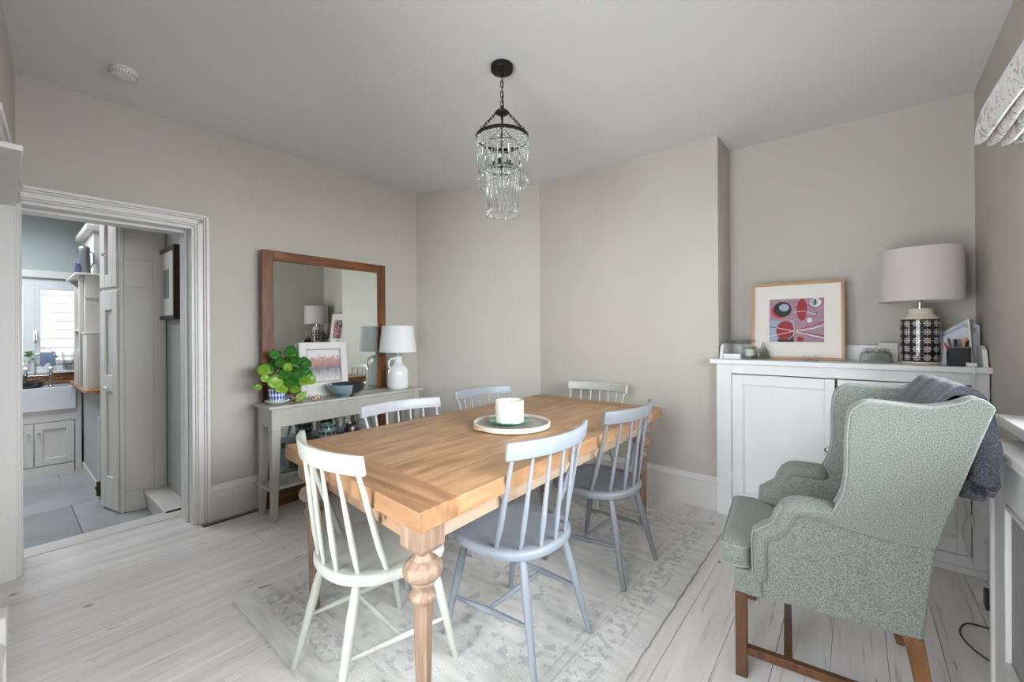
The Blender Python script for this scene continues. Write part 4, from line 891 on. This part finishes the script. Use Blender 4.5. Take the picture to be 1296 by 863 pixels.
# ================================================================== WING ARMCHAIR  (local x runs back, local y across to the far side)
ac = thing('wing_armchair', 'green grey tweed wing armchair with a dark throw over its back', 'armchair', (-.320, 1.692, 0), math.radians(6))
AW = .56
def side(y): return y      # mirror helper
def sprism(poly, w0, w1): return MB().add([(s, w0, z) for s, z in poly]+[(s, w1, z) for s, z in poly], [tuple(range(len(poly))), tuple(range(2*len(poly)-1, len(poly)-1, -1))]+[(i, i+len(poly), (i+1) % len(poly)+len(poly), (i+1) % len(poly)) for i in range(len(poly))])
def smooth_poly(pts, n=3, closed=True):
    out = []; k = len(pts)
    for i in range(k if closed else k-1):
        p0, p1, p2, p3 = (Vector(pts[(i+j) % k]) if closed else Vector(pts[min(max(i+j, 0), k-1)]) for j in (-1, 0, 1, 2))
        for q in range(n):
            u = q/n; out.append(tuple(.5*((2*p1)+(p2-p0)*u+(2*p0-5*p1+4*p2-p3)*u*u+(3*p1-p0-3*p2+p3)*u**3)))
    if not closed: out.append(tuple(pts[-1]))
    return out
wing_front = [(.634, 1.030), (.612, 1.052), (.590, 1.052), (.561, 1.036), (.503, 1.020), (.434, 1.022), (.369, 1.026), (.337, 1.013), (.315, .986), (.307, .929), (.305, .860), (.304, .789), (.296, .723), (.276, .670), (.262, .640), (.262, .612)]
wf_s = smooth_poly(wing_front, 3, False)
wing_poly = wf_s+[(.358, .600), (.450, .594), (.512, .600), (.535, .692), (.560, .778), (.599, .915)]
side_poly = [(.020, .302), (.25, .305), (.485, .310), (.496, .425), (.508, .534), (.514, .600), (.36, .625), (.16, .625), (.115, .575), (.085, .540), (.035, .535), (.034, .36)]
arm_path = smooth_poly([(.062, .358), (.062, .41), (.063, .50), (.074, .528), (.104, .546), (.126, .572), (.140, .608), (.162, .636), (.21, .642), (.285, .640)], 3, False)
ring_n = 16
for far in (0, 1):
    Y = (lambda w: AW-w) if far else (lambda w: w)
    def put(mb, name, m, **k):
        mb.v = [(x, Y(y), z) for x, y, z in mb.v]; return mb.build(name, m, ac, **k)
    put(sprism(side_poly, .014, .085), 'side_panel', 'tweed', bevel=.010, seg=3)
    wg = put(sprism(wing_poly, .0, .062), 'wing', 'tweed', bevel=.016, seg=4)
    mb = MB().tube([(s, .0035, z) for s, z in [(a*.985+.004, b*.985+.015) for a, b in wf_s]], .0034, 6); mb.v = [(x, Y(y), z) for x, y, z in mb.v]; mb.build('piping', 'tweed_trim', wg, smooth=60)
    mb = MB().tube([(s, .0590, z) for s, z in [(a*.985+.004, b*.985+.015) for a, b in wf_s]], .0034, 6); mb.v = [(x, Y(y), z) for x, y, z in mb.v]; mb.build('piping', 'tweed_trim', wg, smooth=60)
    rings = []; K = len(arm_path)
    for i, (s, z) in enumerate(arm_path):
        a, b = Vector(arm_path[max(i-1, 0)]), Vector(arm_path[min(i+1, K-1)]); d = (b-a).normalized(); n = Vector((-d.y, d.x))
        q = i/(K-1); r = .027+.009*min(1, q*1.6); e = .55 if i in (0, K-1) else 1
        rings.append([(s+n.x*r*e*math.cos(t_), .045+.052*e*math.sin(t_)*(1 if True else 1), z+n.y*r*e*math.cos(t_)) for t_ in (2*PI*j/ring_n for j in range(ring_n))])
    am = put(MB().loft(rings), 'arm', 'tweed', smooth=60)
    fp = [(s-.003, z) for s, z in smooth_poly([(.038, .362), (.035, .45), (.036, .525), (.046, .540), (.080, .566), (.100, .585), (.110, .612), (.124, .646)], 3, False)]
    for wv in (.012,):
        mb = MB().tube([(s+.004, wv, z-.002) for s, z in fp], .0030, 6); mb.v = [(x, Y(y), z) for x, y, z in mb.v]; mb.build('piping', 'tweed_trim', am, smooth=60)
    put(sprism([(.02, .38), (.40, .38), (.42, .62), (.16, .625), (.10, .55), (.035, .52)], .05, .098), 'inner_arm', 'tweed', bevel=.014, seg=3)
    put(MB().box(-.018, .020, .002, .040, 0, .305), 'front_leg', 'chair_leg_wood', bevel=.003, seg=1)
    put(MB().hexa([(.505, .012), (.545, .012), (.545, .046), (.505, .046)], 0, .16, [(.468, .012), (.508, .012), (.508, .046), (.468, .046)]).hexa([(.468, .012), (.508, .012), (.508, .046), (.468, .046)], .16, .315, [(.440, .012), (.486, .012), (.486, .05), (.440, .05)]), 'rear_leg', 'rear_leg_wood', bevel=.003, seg=1)
    put(MB().box(.018, .492, .008, .034, .082, .112), 'side_stretcher', 'chair_leg_wood', bevel=.002, seg=1)
MB().box(.130, .156, .034, AW-.034, .084, .108).build('cross_stretcher', 'chair_leg_wood', ac, bevel=.002, seg=1)
MB().box(-.022, .07, .004, AW-.004, .300, .386).build('front_rail', 'tweed', ac, bevel=.012, seg=3)
MB().box(.05, .49, .07, AW-.07, .305, .385).build('seat_deck', 'tweed', ac)
# T-shaped cushion, crowned
cp = [(-.068, .012), (-.068, AW-.012), (.026, AW-.012), (.032, AW-.10), (.41, AW-.10), (.41, .10), (.032, .10), (.026, .012)]
cu = MB(); cc = (.15, AW/2)
def rounded(pts, r, n=4):
    out = []; k = len(pts)
    for i in range(k):
        a, b, c = Vector(pts[i-1]), Vector(pts[i]), Vector(pts[(i+1) % k]); d1 = (a-b); d2 = (c-b); r1 = min(r, d1.length*.45, d2.length*.45); p = b+d1.normalized()*r1; q = b+d2.normalized()*r1
        for j in range(n+1):
            u = j/n; out.append(tuple((p*(1-u)**2+b*2*u*(1-u)+q*u*u)))
    return out
cpr = rounded(cp, .035); rings = []
for sc, z in ((.90, .384), (.975, .386), (1.0, .396), (1.005, .425), (1.0, .458), (.975, .470), (.86, .482), (.6, .492), (.3, .496), (.05, .497)):
    rings.append([(cc[0]+(x-cc[0])*sc, cc[1]+(y-cc[1])*sc, z) for x, y in cpr])
cus = MB().loft(rings).build('seat_cushion', 'tweed', ac, smooth=60)
for z, sc in ((.462, .998), (.392, .998)): MB().tube([(cc[0]+(x-cc[0])*sc, cc[1]+(y-cc[1])*sc, z+.002) for x, y in cpr], .0036, 6, closed=True).build('piping', 'tweed_trim', cus, smooth=60)
# back: padded inside, flat outside, arched top
bk = []
for i in range(15):
    w_ = .045+(AW-.09)*i/14; u = (w_-AW/2)/(AW/2); zt = 1.022+.018*(1-u*u); pad = .030*(1-u**4)
    bk.append([(.400-pad*.4, w_, .40), (.425-pad, w_, .55), (.450-pad, w_, .70), (.485-pad, w_, .86), (.520-pad*.8, w_, .97), (.548-pad*.4, w_, zt-.018), (.575, w_, zt), (.606, w_, zt), (.628, w_, zt-.016), (.612, w_, .95), (.572, w_, .80), (.530, w_, .66), (.508, w_, .52), (.486, w_, .32), (.46, w_, .32)])
MB().loft(bk).build('backrest', 'tweed', ac, smooth=60)

# throw
tr = thing('throw_blanket', 'charcoal knitted throw draped over the back of the armchair', 'blanket', (-.320, 1.692, 0), math.radians(6))
rr = random.Random(4); NW = 26
outer = [(.492, .955), (.512, 1.005), (.538, 1.044), (.568, 1.078), (.603, 1.078), (.632, 1.048), (.648, .995), (.658, .940), (.660, .885), (.654, .845), (.650, .815), (.646, .795)]
inner = [(.612, .795), (.606, .82), (.606, .87), (.612, .94), (.622, .99), (.620, 1.030), (.600, 1.052), (.570, 1.054), (.545, 1.030), (.520, .990), (.500, .945)]
prof = smooth_poly(outer+inner, 3); rings = []
for i in range(NW+1):
    q = i/NW; w_ = .066+.40*q; ring_ = []
    for j, (s, z) in enumerate(prof):
        f = math.sin(q*17+z*9)*.5+math.sin(q*41+1.3)*.25; mg = max(0, (s-.60))*.10
        dz = -.012*math.sin(q*PI)*(z < .82)
        ring_.append((s+f*mg*(1 if s > .66 else .3)-.022*(q > .9)*(s > .66), w_, z+dz+f*.008*(z > 1.0)))
    rings.append(ring_)
MB().loft(rings).build('folded_blanket', 'knit', tr, smooth=70)
for lay_, (s0, z0) in enumerate(((.640, .785), (.628, .766), (.616, .750))):
    fl_ = []
    for i in range(NW+1):
        q = i/NW; w_ = .068+.39*q; a = .005*math.sin(q*13+lay_*2); zz = z0-.012*math.sin(q*PI)
        fl_.append([(s0-.034+a, w_, zz+.05), (s0+.016+a, w_, zz+.055), (s0+.020+a, w_, zz+.01), (s0+.012+a, w_, zz-.006), (s0-.034+a, w_, zz)])
    MB().loft(fl_).build('hanging_fold', 'knit', tr, smooth=70)
fg = MB()
for i in range(46):
    w_ = .07+.385*i/45; fg.tube([(.500, w_, .960), (.487, w_+rr.uniform(-.004, .004), .940), (.484+rr.uniform(-.004, .006), w_+rr.uniform(-.006, .006), .918)], .0018, 4)
fg.build('fringe', 'knit', tr, kind='stuff')
MB().tube([(.500+.004*math.sin(i), .10+.36*i/20, .966+.10*0) for i in range(21)], .006, 6).build('hem', 'knit', tr, smooth=60)

# ================================================================== RADIATOR COVER under the window
rc = thing('radiator_cover', 'white painted radiator cover with a pierced grille panel under the window', 'radiator cover', (.380, 1.25, 0))
y0, y1 = -1.10, .955
fm = MB()
for a in ((y1-.15, y1, 0, .84), (y0, y0+.15, 0, .84), (y0+.15, y1-.15, .69, .84), (y0+.15, y1-.15, 0, .17), (-.12, .0, .17, .69)): fm.box(0, .018, a[0], a[1], a[2], a[3])
fm.build('front_frame', 'trim_white', rc, bevel=.002, seg=1)
box('end_panel', 'trim_white', rc, .018, .112, y1-.018, y1, 0, .84); box('corner_bead', 'trim_white', rc, -.010, .012, y1-.004, y1+.014, 0, .84, bevel=.004)
box('cover_top', 'trim_white', rc, -.022, .118, y0, y1+.022, .84, .868, bevel=.006)
for a, b in ((.0, y1-.15), (y0+.15, -.12)):
    gp_ = box('grille_panel', 'grille', rc, .010, .014, a-.01, b+.01, .16, .70)
    bd = MB()
    for q in ((a, a+.016, .17, .69), (b-.016, b, .17, .69)): bd.box(-.006, .010, *q)
    for q in ((a+.016, b-.016, .17, .186), (a+.016, b-.016, .674, .69)): bd.box(-.0058, .010, *q)
    bd.build('panel_moulding', 'trim_white', rc, bevel=.004, seg=2)
    tex = MB(); ny, nz_ = int((b-a-.03)/.012), 40
    for i in range(ny):
        for j in range(nz_):
            yy, zz = a+.018+.012*i+(.006 if j % 2 else 0), .19+.012*j
            tex.add([(.0096, yy, zz), (.0096, yy+.0035, zz+.004), (.0096, yy, zz+.008), (.0096, yy-.0035, zz+.004)], [(0, 1, 2, 3)])
    tex.build('piercing', 'gap_dark', gp_, kind='stuff')
# window sill clutter is out of view; adaptor and cable by the skirting
t = thing('power_adaptor', 'black plug-in adaptor with a looping cable at the foot of the cupboard', 'adaptor', (.490, 2.66, .10))
box('socket', 'white_plastic', t, -.004, .006, -.045, .045, -.035, .055, bevel=.003); box('adaptor_body', 'black_plastic', t, -.060, -.004, -.028, .028, -.035, .040, bevel=.004)
MB().tube(spline([(-.035, -.028, -.03), (-.035, -.04, -.06), (-.05, -.05, -.094), (-.12, -.06, -.097), (-.155, -.16, -.097), (-.13, -.26, -.097), (-.07, -.34, -.097), (-.045, -.42, -.097)]), .003, 6).build('cable', 'black_plastic', t, smooth=60)

# ================================================================== ROMAN BLIND
bl = thing('roman_blind', 'floral linen roman blind drawn up into four soft folds', 'blind', (.36, 1.35, 1.985))
for k in range(4):
    xk = .012+.034*k; rings = []
    for i in range(30):
        q = i/29; yy = -1.13+2.19*q; e = min(1, .12+((1-q)*11)**.7, .12+(q*11)**.7); sag = .010*math.sin(q*9+k)
        hz = .062-.004*k
        rings.append([(xk+.0185*e*math.cos(t_)*(1+.1*math.sin(q*14+k)), yy, -.006*k+sag-hz*(1-e)*.2+hz*e*math.sin(t_)) for t_ in (2*PI*j/14 for j in range(14))])
    MB().loft(rings).build('fold', 'floral_linen', bl, smooth=70)
box('flat_panel', 'floral_linen', bl, .105, .112, -1.12, .92, .0, .265)
box('headrail', 'trim_white', bl, .112, .150, -1.12, .92, .235, .265)

# ================================================================== KITCHEN THINGS
def kbox(name, m, par, x0, x1, y0, y1, z0, z1, **k):
    o = MB().box(x0, x1, y0, y1, z0, z1).build(name, m, par, **k); return o
su = thing('sink_unit', 'cream kitchen sink cupboard with two panelled doors below the window', 'cupboard', (0, 0, 0))
kbox('carcass', 'kitchen_cream', su, -6.66, -6.262, -.75, .545, KF, .498)
kbox('plinth', 'kitchen_cream', su, -6.262, -6.236, -.75, .49, KF, -.055); kbox('end_stile', 'kitchen_cream', su, -6.262, -6.236, .500, .545, KF, .73); kbox('top_rail', 'kitchen_cream', su, -6.262, -6.240, -.75, .500, .385, .498)
for a, b, ky in ((-.06, .214, .183), (.222, .494, .250)):
    m_ = MB()
    for q in ((a, a+.055, -.045, .375), (b-.055, b, -.045, .375), (a+.055, b-.055, -.045, .02), (a+.055, b-.055, .31, .375)): m_.box(-6.262, -6.238, q[0], q[1], q[2], q[3])
    d_ = m_.build('door', 'kitchen_cream', su, bevel=.003, seg=1); kbox('door_panel', 'kitchen_cream', d_, -6.262, -6.252, a+.05, b-.05, .015, .315)
    MB().tube([(-6.238, ky, .278), (-6.222, ky, .278), (-6.215, ky, .278), (-6.200, ky, .278)], [.006, .006, .014, .010], 12).build('knob', 'chrome', d_, smooth=50)
# belfast sink with hollow
sk = thing('butler_sink', 'white ceramic butler sink under the kitchen window', 'sink', (0, 0, 0))
m_ = MB()
for a in ((-6.60, -6.575, -.30, .505), (-6.245, -6.215, -.30, .505), (-6.575, -6.245, -.30, -.27), (-6.575, -6.245, .475, .505)): m_.box(a[0], a[1], a[2], a[3], .500, .728)
m_.box(-6.58, -6.24, -.28, .48, .500, .53); m_.build('basin', 'sink_ceramic', sk, bevel=.004)
wt_ = thing('kitchen_worktop', 'oiled oak kitchen worktop running from the sink to the cupboard', 'worktop', (0, 0, 0))
kbox('worktop_slab', 'oak_worktop', wt_, -6.62, -5.00, .515, 1.20, .752, .786, bevel=.004); kbox('worktop_front', 'oak_worktop', wt_, -6.20, -5.00, .462, .5145, .752, .786, bevel=.004)
kbox('rear_strip', 'oak_worktop', wt_, -6.66, -6.600, -.75, .514, .735, .765, bevel=.003); kbox('upstand', 'oak_worktop', wt_, -6.685, -6.662, -.75, 1.20, .775, .835, bevel=.003)
bc = thing('worktop_base', 'pale grey plastered base under the oak worktop end', 'kitchen unit', (0, 0, 0))
kbox('base_wall', 'kitchen_grey', bc, -6.23, -5.03, .560, 1.20, KF, .752); kbox('kickboard', 'kitchen_cream', bc, -6.23, -5.03, .548, .560, KF, -.07, bevel=.002)
t = thing('heating_pipe', 'short brass and white heating pipe beside the tall cupboard', 'pipe', (-5.00, .545, KF))
MB().tube([(0, 0, 0), (0, 0, .70)], .010, 8).build('pipe', 'white_plastic', t, smooth=60); MB().tube([(0, 0, .03), (0, 0, .15)], .024, 10).tube([(0, -.03, .10), (0, .03, .10)], .014, 8).build('valve', 'rim_brown', t, smooth=60)
# dresser
ds = thing('kitchen_dresser', 'cream kitchen dresser with a bracketed top shelf on the oak worktop', 'dresser', (0, 0, 0))
kbox('low_end_panel', 'kitchen_cream', ds, -5.36, -5.10, .478, 1.00, .786, 1.262, bevel=.003); kbox('low_top', 'kitchen_cream', ds, -5.37, -5.09, .468, 1.00, 1.262, 1.278, bevel=.003)
kbox('upright_panel', 'kitchen_cream', ds, -5.40, -5.31, .492, 1.00, 1.278, 1.785, bevel=.002); kbox('upright_moulding', 'kitchen_cream', ds, -5.31, -5.300, .486, 1.00, 1.585, 1.600)
kbox('front_post', 'kitchen_cream', ds, -5.45, -5.405, .462, .492, .786, 1.785, bevel=.002); kbox('rear_post', 'kitchen_cream', ds, -6.30, -6.26, .50, .55, .786, 1.785, bevel=.002)
kbox('middle_shelf', 'kitchen_cream', ds, -6.26, -5.45, .50, .80, 1.06, 1.08); kbox('middle_shelf', 'kitchen_cream', ds, -6.26, -5.45, .50, .80, 1.29, 1.31)
kbox('top_shelf', 'kitchen_cream', ds, -6.10, -5.275, .428, 1.00, 1.785, 1.803, bevel=.003)
MB().add([(x, y, z) for x in (-6.08, -5.98) for y, z in ((.440, 1.784), (.56, 1.784), (.56, 1.66))], [(0, 1, 2), (5, 4, 3), (0, 3, 4, 1), (1, 4, 5, 2), (2, 5, 3, 0)]).build('bracket', 'kitchen_cream', ds)
kbox('upper_case', 'kitchen_cream', ds, -6.30, -5.55, .570, 1.10, 1.803, 2.40, bevel=.003); kbox('cornice', 'kitchen_cream', ds, -6.33, -5.52, .515, 1.10, 2.23, 2.29, bevel=.012, seg=3)
t = thing('coffee_pot', 'tall dark grey enamel coffee pot on top of the kitchen dresser', 'coffee pot', (-5.48, .502, 1.803))
MB().lathe([(.002, 0), (.040, 0), (.044, .01), (.038, .22), (.040, .245), (.037, .25), (.030, .262), (.002, .266)], 28).ball((0, 0, .274), .010, 8, 5).tube([(0, -.036, .19), (0, -.052, .225), (0, -.058, .24)], [.010, .008, .006], 8).build('pot_body', 'pot_metal', t, smooth=50)
MB().tube([(.0, .036, .22), (.0, .062, .21), (.0, .064, .12), (.0, .040, .07)], .005, 8).build('handle', 'pot_metal', t, smooth=60)
o = MB().lathe([(.002, 0), (.036, 0), (.037, .095), (.034, .096), (.033, .01), (.002, .008)], 24).build('grey_mug', 'mug_grey', None, smooth=50); o.location = (-5.40, .588, 1.803); tag(o, 'plain grey mug to the right of the coffee pot', 'mug')
o = MB().lathe([(.002, 0), (.020, 0), (.026, .03), (.016, .07), (.018, .085), (.015, .085), (.002, .06)], 20).build('violet_vase', 'pot_violet', None, smooth=50); o.location = (-5.36, .452, 1.803); tag(o, 'small violet blue vase left of the coffee pot', 'vase')
for k, (yy, lab) in enumerate(((.452, 'pale green tray standing at the front of the worktop corner'), (.482, 'grey tray standing behind the pale green one'))):
    pl = rounded([(-.16, 0), (.16, 0), (.16, .335), (-.16, .335)], .07, 6)
    o = MB().add([(x, -.009, z) for x, z in pl]+[(x, .009, z) for x, z in pl], [tuple(range(len(pl))), tuple(range(2*len(pl)-1, len(pl)-1, -1))]+[(i, i+len(pl), (i+1) % len(pl)+len(pl), (i+1) % len(pl)) for i in range(len(pl))]).build('standing_tray', 'pot_metal' if k else 'console_grey', None, smooth=40)
    o.location = (-5.66-.12*k, yy+.02, .787); tag(o, lab, 'tray', 'trays standing on the kitchen worktop')
o = kbox('orange_tin', 'tray_handle', None, -.05, .05, -.030, .030, 0, .06, bevel=.004); o.location = (-5.75, .535, 1.311); tag(o, 'small orange brown tin on the dresser shelf', 'tin')
# bridge tap
t = thing('bridge_tap', 'chrome bridge mixer tap with a tall spout over the sink', 'tap', (-6.40, .255, .728))
for s in (-1, 1):
    p = MB().lathe([(.002, 0), (.022, 0), (.020, .008), (.012, .014), (.012, .10), (.018, .115), (.020, .14), (.010, .155), (.012, .165)], 16, (0, s*.085, 0)).build('pillar', 'chrome', t, smooth=50)
    MB().ball((0, s*.085, .185), .022, 12, 8).tube([(-.03, s*.085, .185), (.03, s*.085, .185)], .005, 6).build('tap_handle', 'white_ceramic', p, smooth=60)
MB().tube([(0, -.085, .115), (0, .085, .115)], .010, 10).tube([(0, -.02, .115), (0, -.02, .33)], .009, 10).build('bridge', 'chrome', t, smooth=60)
MB().tube([(0, -.02, .33), (0, .03, .338), (0, .09, .335), (.01, .12, .32), (.02, .13, .29)], .008, 10).build('spout', 'chrome', t, smooth=60)
o = MB().loft([[(-.012+.004*math.sin(i), y_, z_) for (y_, z_) in ((-.055+.011*i, 0), (-.055+.011*i, -.115-.02*math.sin(i*.9)))]+[(.012+.004*math.sin(i), -.055+.011*i, -.115-.02*math.sin(i*.9)), (.012, -.055+.011*i, 0), (.0, -.055+.011*i, .012)] for i in range(11)]).build('dish_cloth', 'blue_cloth', None, smooth=60)
o.location = (-6.40, .320, 1.066); tag(o, 'blue dish cloth hanging on the tap spout', 'cloth')
t = thing('washing_up_bowl', 'dark grey oval bowl resting across the sink', 'bowl', (-6.33, .13, .729))
MB().loft([[((.10)*r*math.cos(a), .175*r*math.sin(a), z) for r, z in ((.02, 0), (.85, 0), (.96, .02), (1.0, .06), (1.04, .064), (1.0, .066), (.93, .03), (.8, .012), (.02, .012))] for a in (2*PI*i/36 for i in range(36))], closed=True).build('bowl_body', 'bowl_navy', t, smooth=50)
def bush(name, label, cat, loc, n, R_, hgt, m, leafr, sd, group=None):
    rr = random.Random(sd); t = thing(name, label, cat, loc, 0, group)
    MB().lathe([(.002, 0), (.030, 0), (.040, .07), (.037, .07), (.002, .06)], 20).build('pot', 'white_ceramic', t, smooth=50)
    for i in range(n):
        a = rr.uniform(0, 2*PI); q = rr.uniform(.2, 1); c = Vector((R_*q*math.cos(a)*.5, R_*q*math.sin(a), .07+hgt*rr.uniform(.2, 1)*(1.1-.4*q))); d = Vector((math.cos(a), math.sin(a), rr.uniform(-.3, .6))).normalized(); s_ = d.orthogonal().normalized()
        L_ = leafr*rr.uniform(.8, 1.4); MB().add([tuple(c-d*L_), tuple(c+s_*L_*.42), tuple(c+d*L_), tuple(c-s_*L_*.42), tuple(c+Vector((0, 0, L_*.15)))], [(0, 1, 4), (1, 2, 4), (2, 3, 4), (3, 0, 4)]).build('leaf', m if rr.random() > .2 else 'leaf', t, thick=.001)
    return t
bush('windowsill_plant', 'pale green ferny plant on the left of the kitchen windowsill', 'plant', (-6.655, .165, .872), 34, .11, .15, 'leaf_young', .024, 3)
bush('flowering_plant', 'pink flowering pot plant on the kitchen windowsill behind the tap', 'plant', (-6.655, .330, .872), 20, .09, .20, 'pinkish_flower', .016, 8)
o = MB().lathe([(.002, 0), (.038, 0), (.040, .01), (.055, .20), (.052, .20), (.037, .012), (.002, .01)], 28, fn=lambda a, z: 1+.03*math.cos(12*a)).build('ribbed_vase', 'glass', None, smooth=60); o.location = (-6.655, .485, .872); tag(o, 'ribbed clear glass vase on the right of the kitchen windowsill', 'vase')

# tall cupboard at the passage corner
tc_ = thing('tall_cupboard', 'tall cream panelled kitchen cupboard beyond the doorway', 'cupboard', (0, 0, 0))
A_, B_, C_ = (-4.745, .537), (-4.467, .600), (-4.430, .882)
MB().prism([A_, B_, C_, (-4.70, .882), (-5.10, .882), (-5.10, .62)], KF, 2.55).build('carcass', 'kitchen_cream', tc_)
def facing(p, q, rects, t0, t1, name, par, m='kitchen_cream', bev=.003):
    p, q = Vector(p), Vector(q); d = (q-p); L_ = d.length; d.normalize(); n = Vector((d.y, -d.x)); mb = MB()
    for a, b, z0, z1 in rects:
        P0, P1 = p+d*a*L_, p+d*b*L_; mb.hexa([tuple(P0+n*t0), tuple(P1+n*t0), tuple(P1+n*t1), tuple(P0+n*t1)], z0, z1)
    return mb.build(name, m, par, bevel=bev, seg=1)
facing(B_, C_, [(0, .10, KF, 2.5), (.72, 1, KF, 2.5), (.10, .72, KF, .01), (.10, .72, 1.63, 1.85), (.10, .72, 2.35, 2.5)], 0, .014, 'side_frame', tc_)
facing(A_, B_, [(0, .30, KF+.02, 1.60), (.74, 1, KF+.02, 1.60), (.30, .74, KF+.02, .12), (.30, .74, 1.45, 1.60), (.30, .74, .80, .93)], 0, .016, 'lower_door', tc_)
facing(A_, B_, [(0, .30, 1.63, 2.45), (.74, 1, 1.63, 2.45), (.30, .74, 1.63, 1.73), (.30, .74, 2.35, 2.45)], 0, .016, 'upper_door', tc_)
for z in (.83, 1.885):
    P = Vector(A_).lerp(Vector(B_), .50); n = Vector((B_[1]-A_[1], -(B_[0]-A_[0]))).normalized(); pt = lambda k: (P.x+n.x*k, P.y+n.y*k, z)
    MB().tube([pt(.014), pt(.030), pt(.036), pt(.052)], [.007, .006, .015, .010], 12).build('knob', 'chrome', tc_, smooth=50)
# picture in the passage
t = thing('passage_picture', 'dark framed picture with a wide white mount on the passage wall', 'picture', (-4.28, .883, 1.37))
W_, H_ = .29, .57
for a, b in ((-W_, -W_+.03), (W_-.03, W_)): box('frame_stile', 'rim_brown', t, a, b, -.042, 0, 0, H_, bevel=.002, seg=1)
for a, b in ((0, .03), (H_-.03, H_)): box('frame_rail', 'rim_brown', t, -W_+.03, W_-.03, -.0418, 0, a, b, bevel=.002, seg=1)
box('mount', 'mount_board', t, -W_+.03, W_-.03, -.030, -.004, .03, H_-.03); box('print', 'mug_grey', t, -.08, .10, -.032, -.030, .17, .40)
for _o in bpy.data.objects:        # the chairs on the far sides stand a touch lower
    if _o.name in ('dining_chair.003', 'dining_chair.004', 'dining_chair.005'): _o.scale = (1, 1, .975)
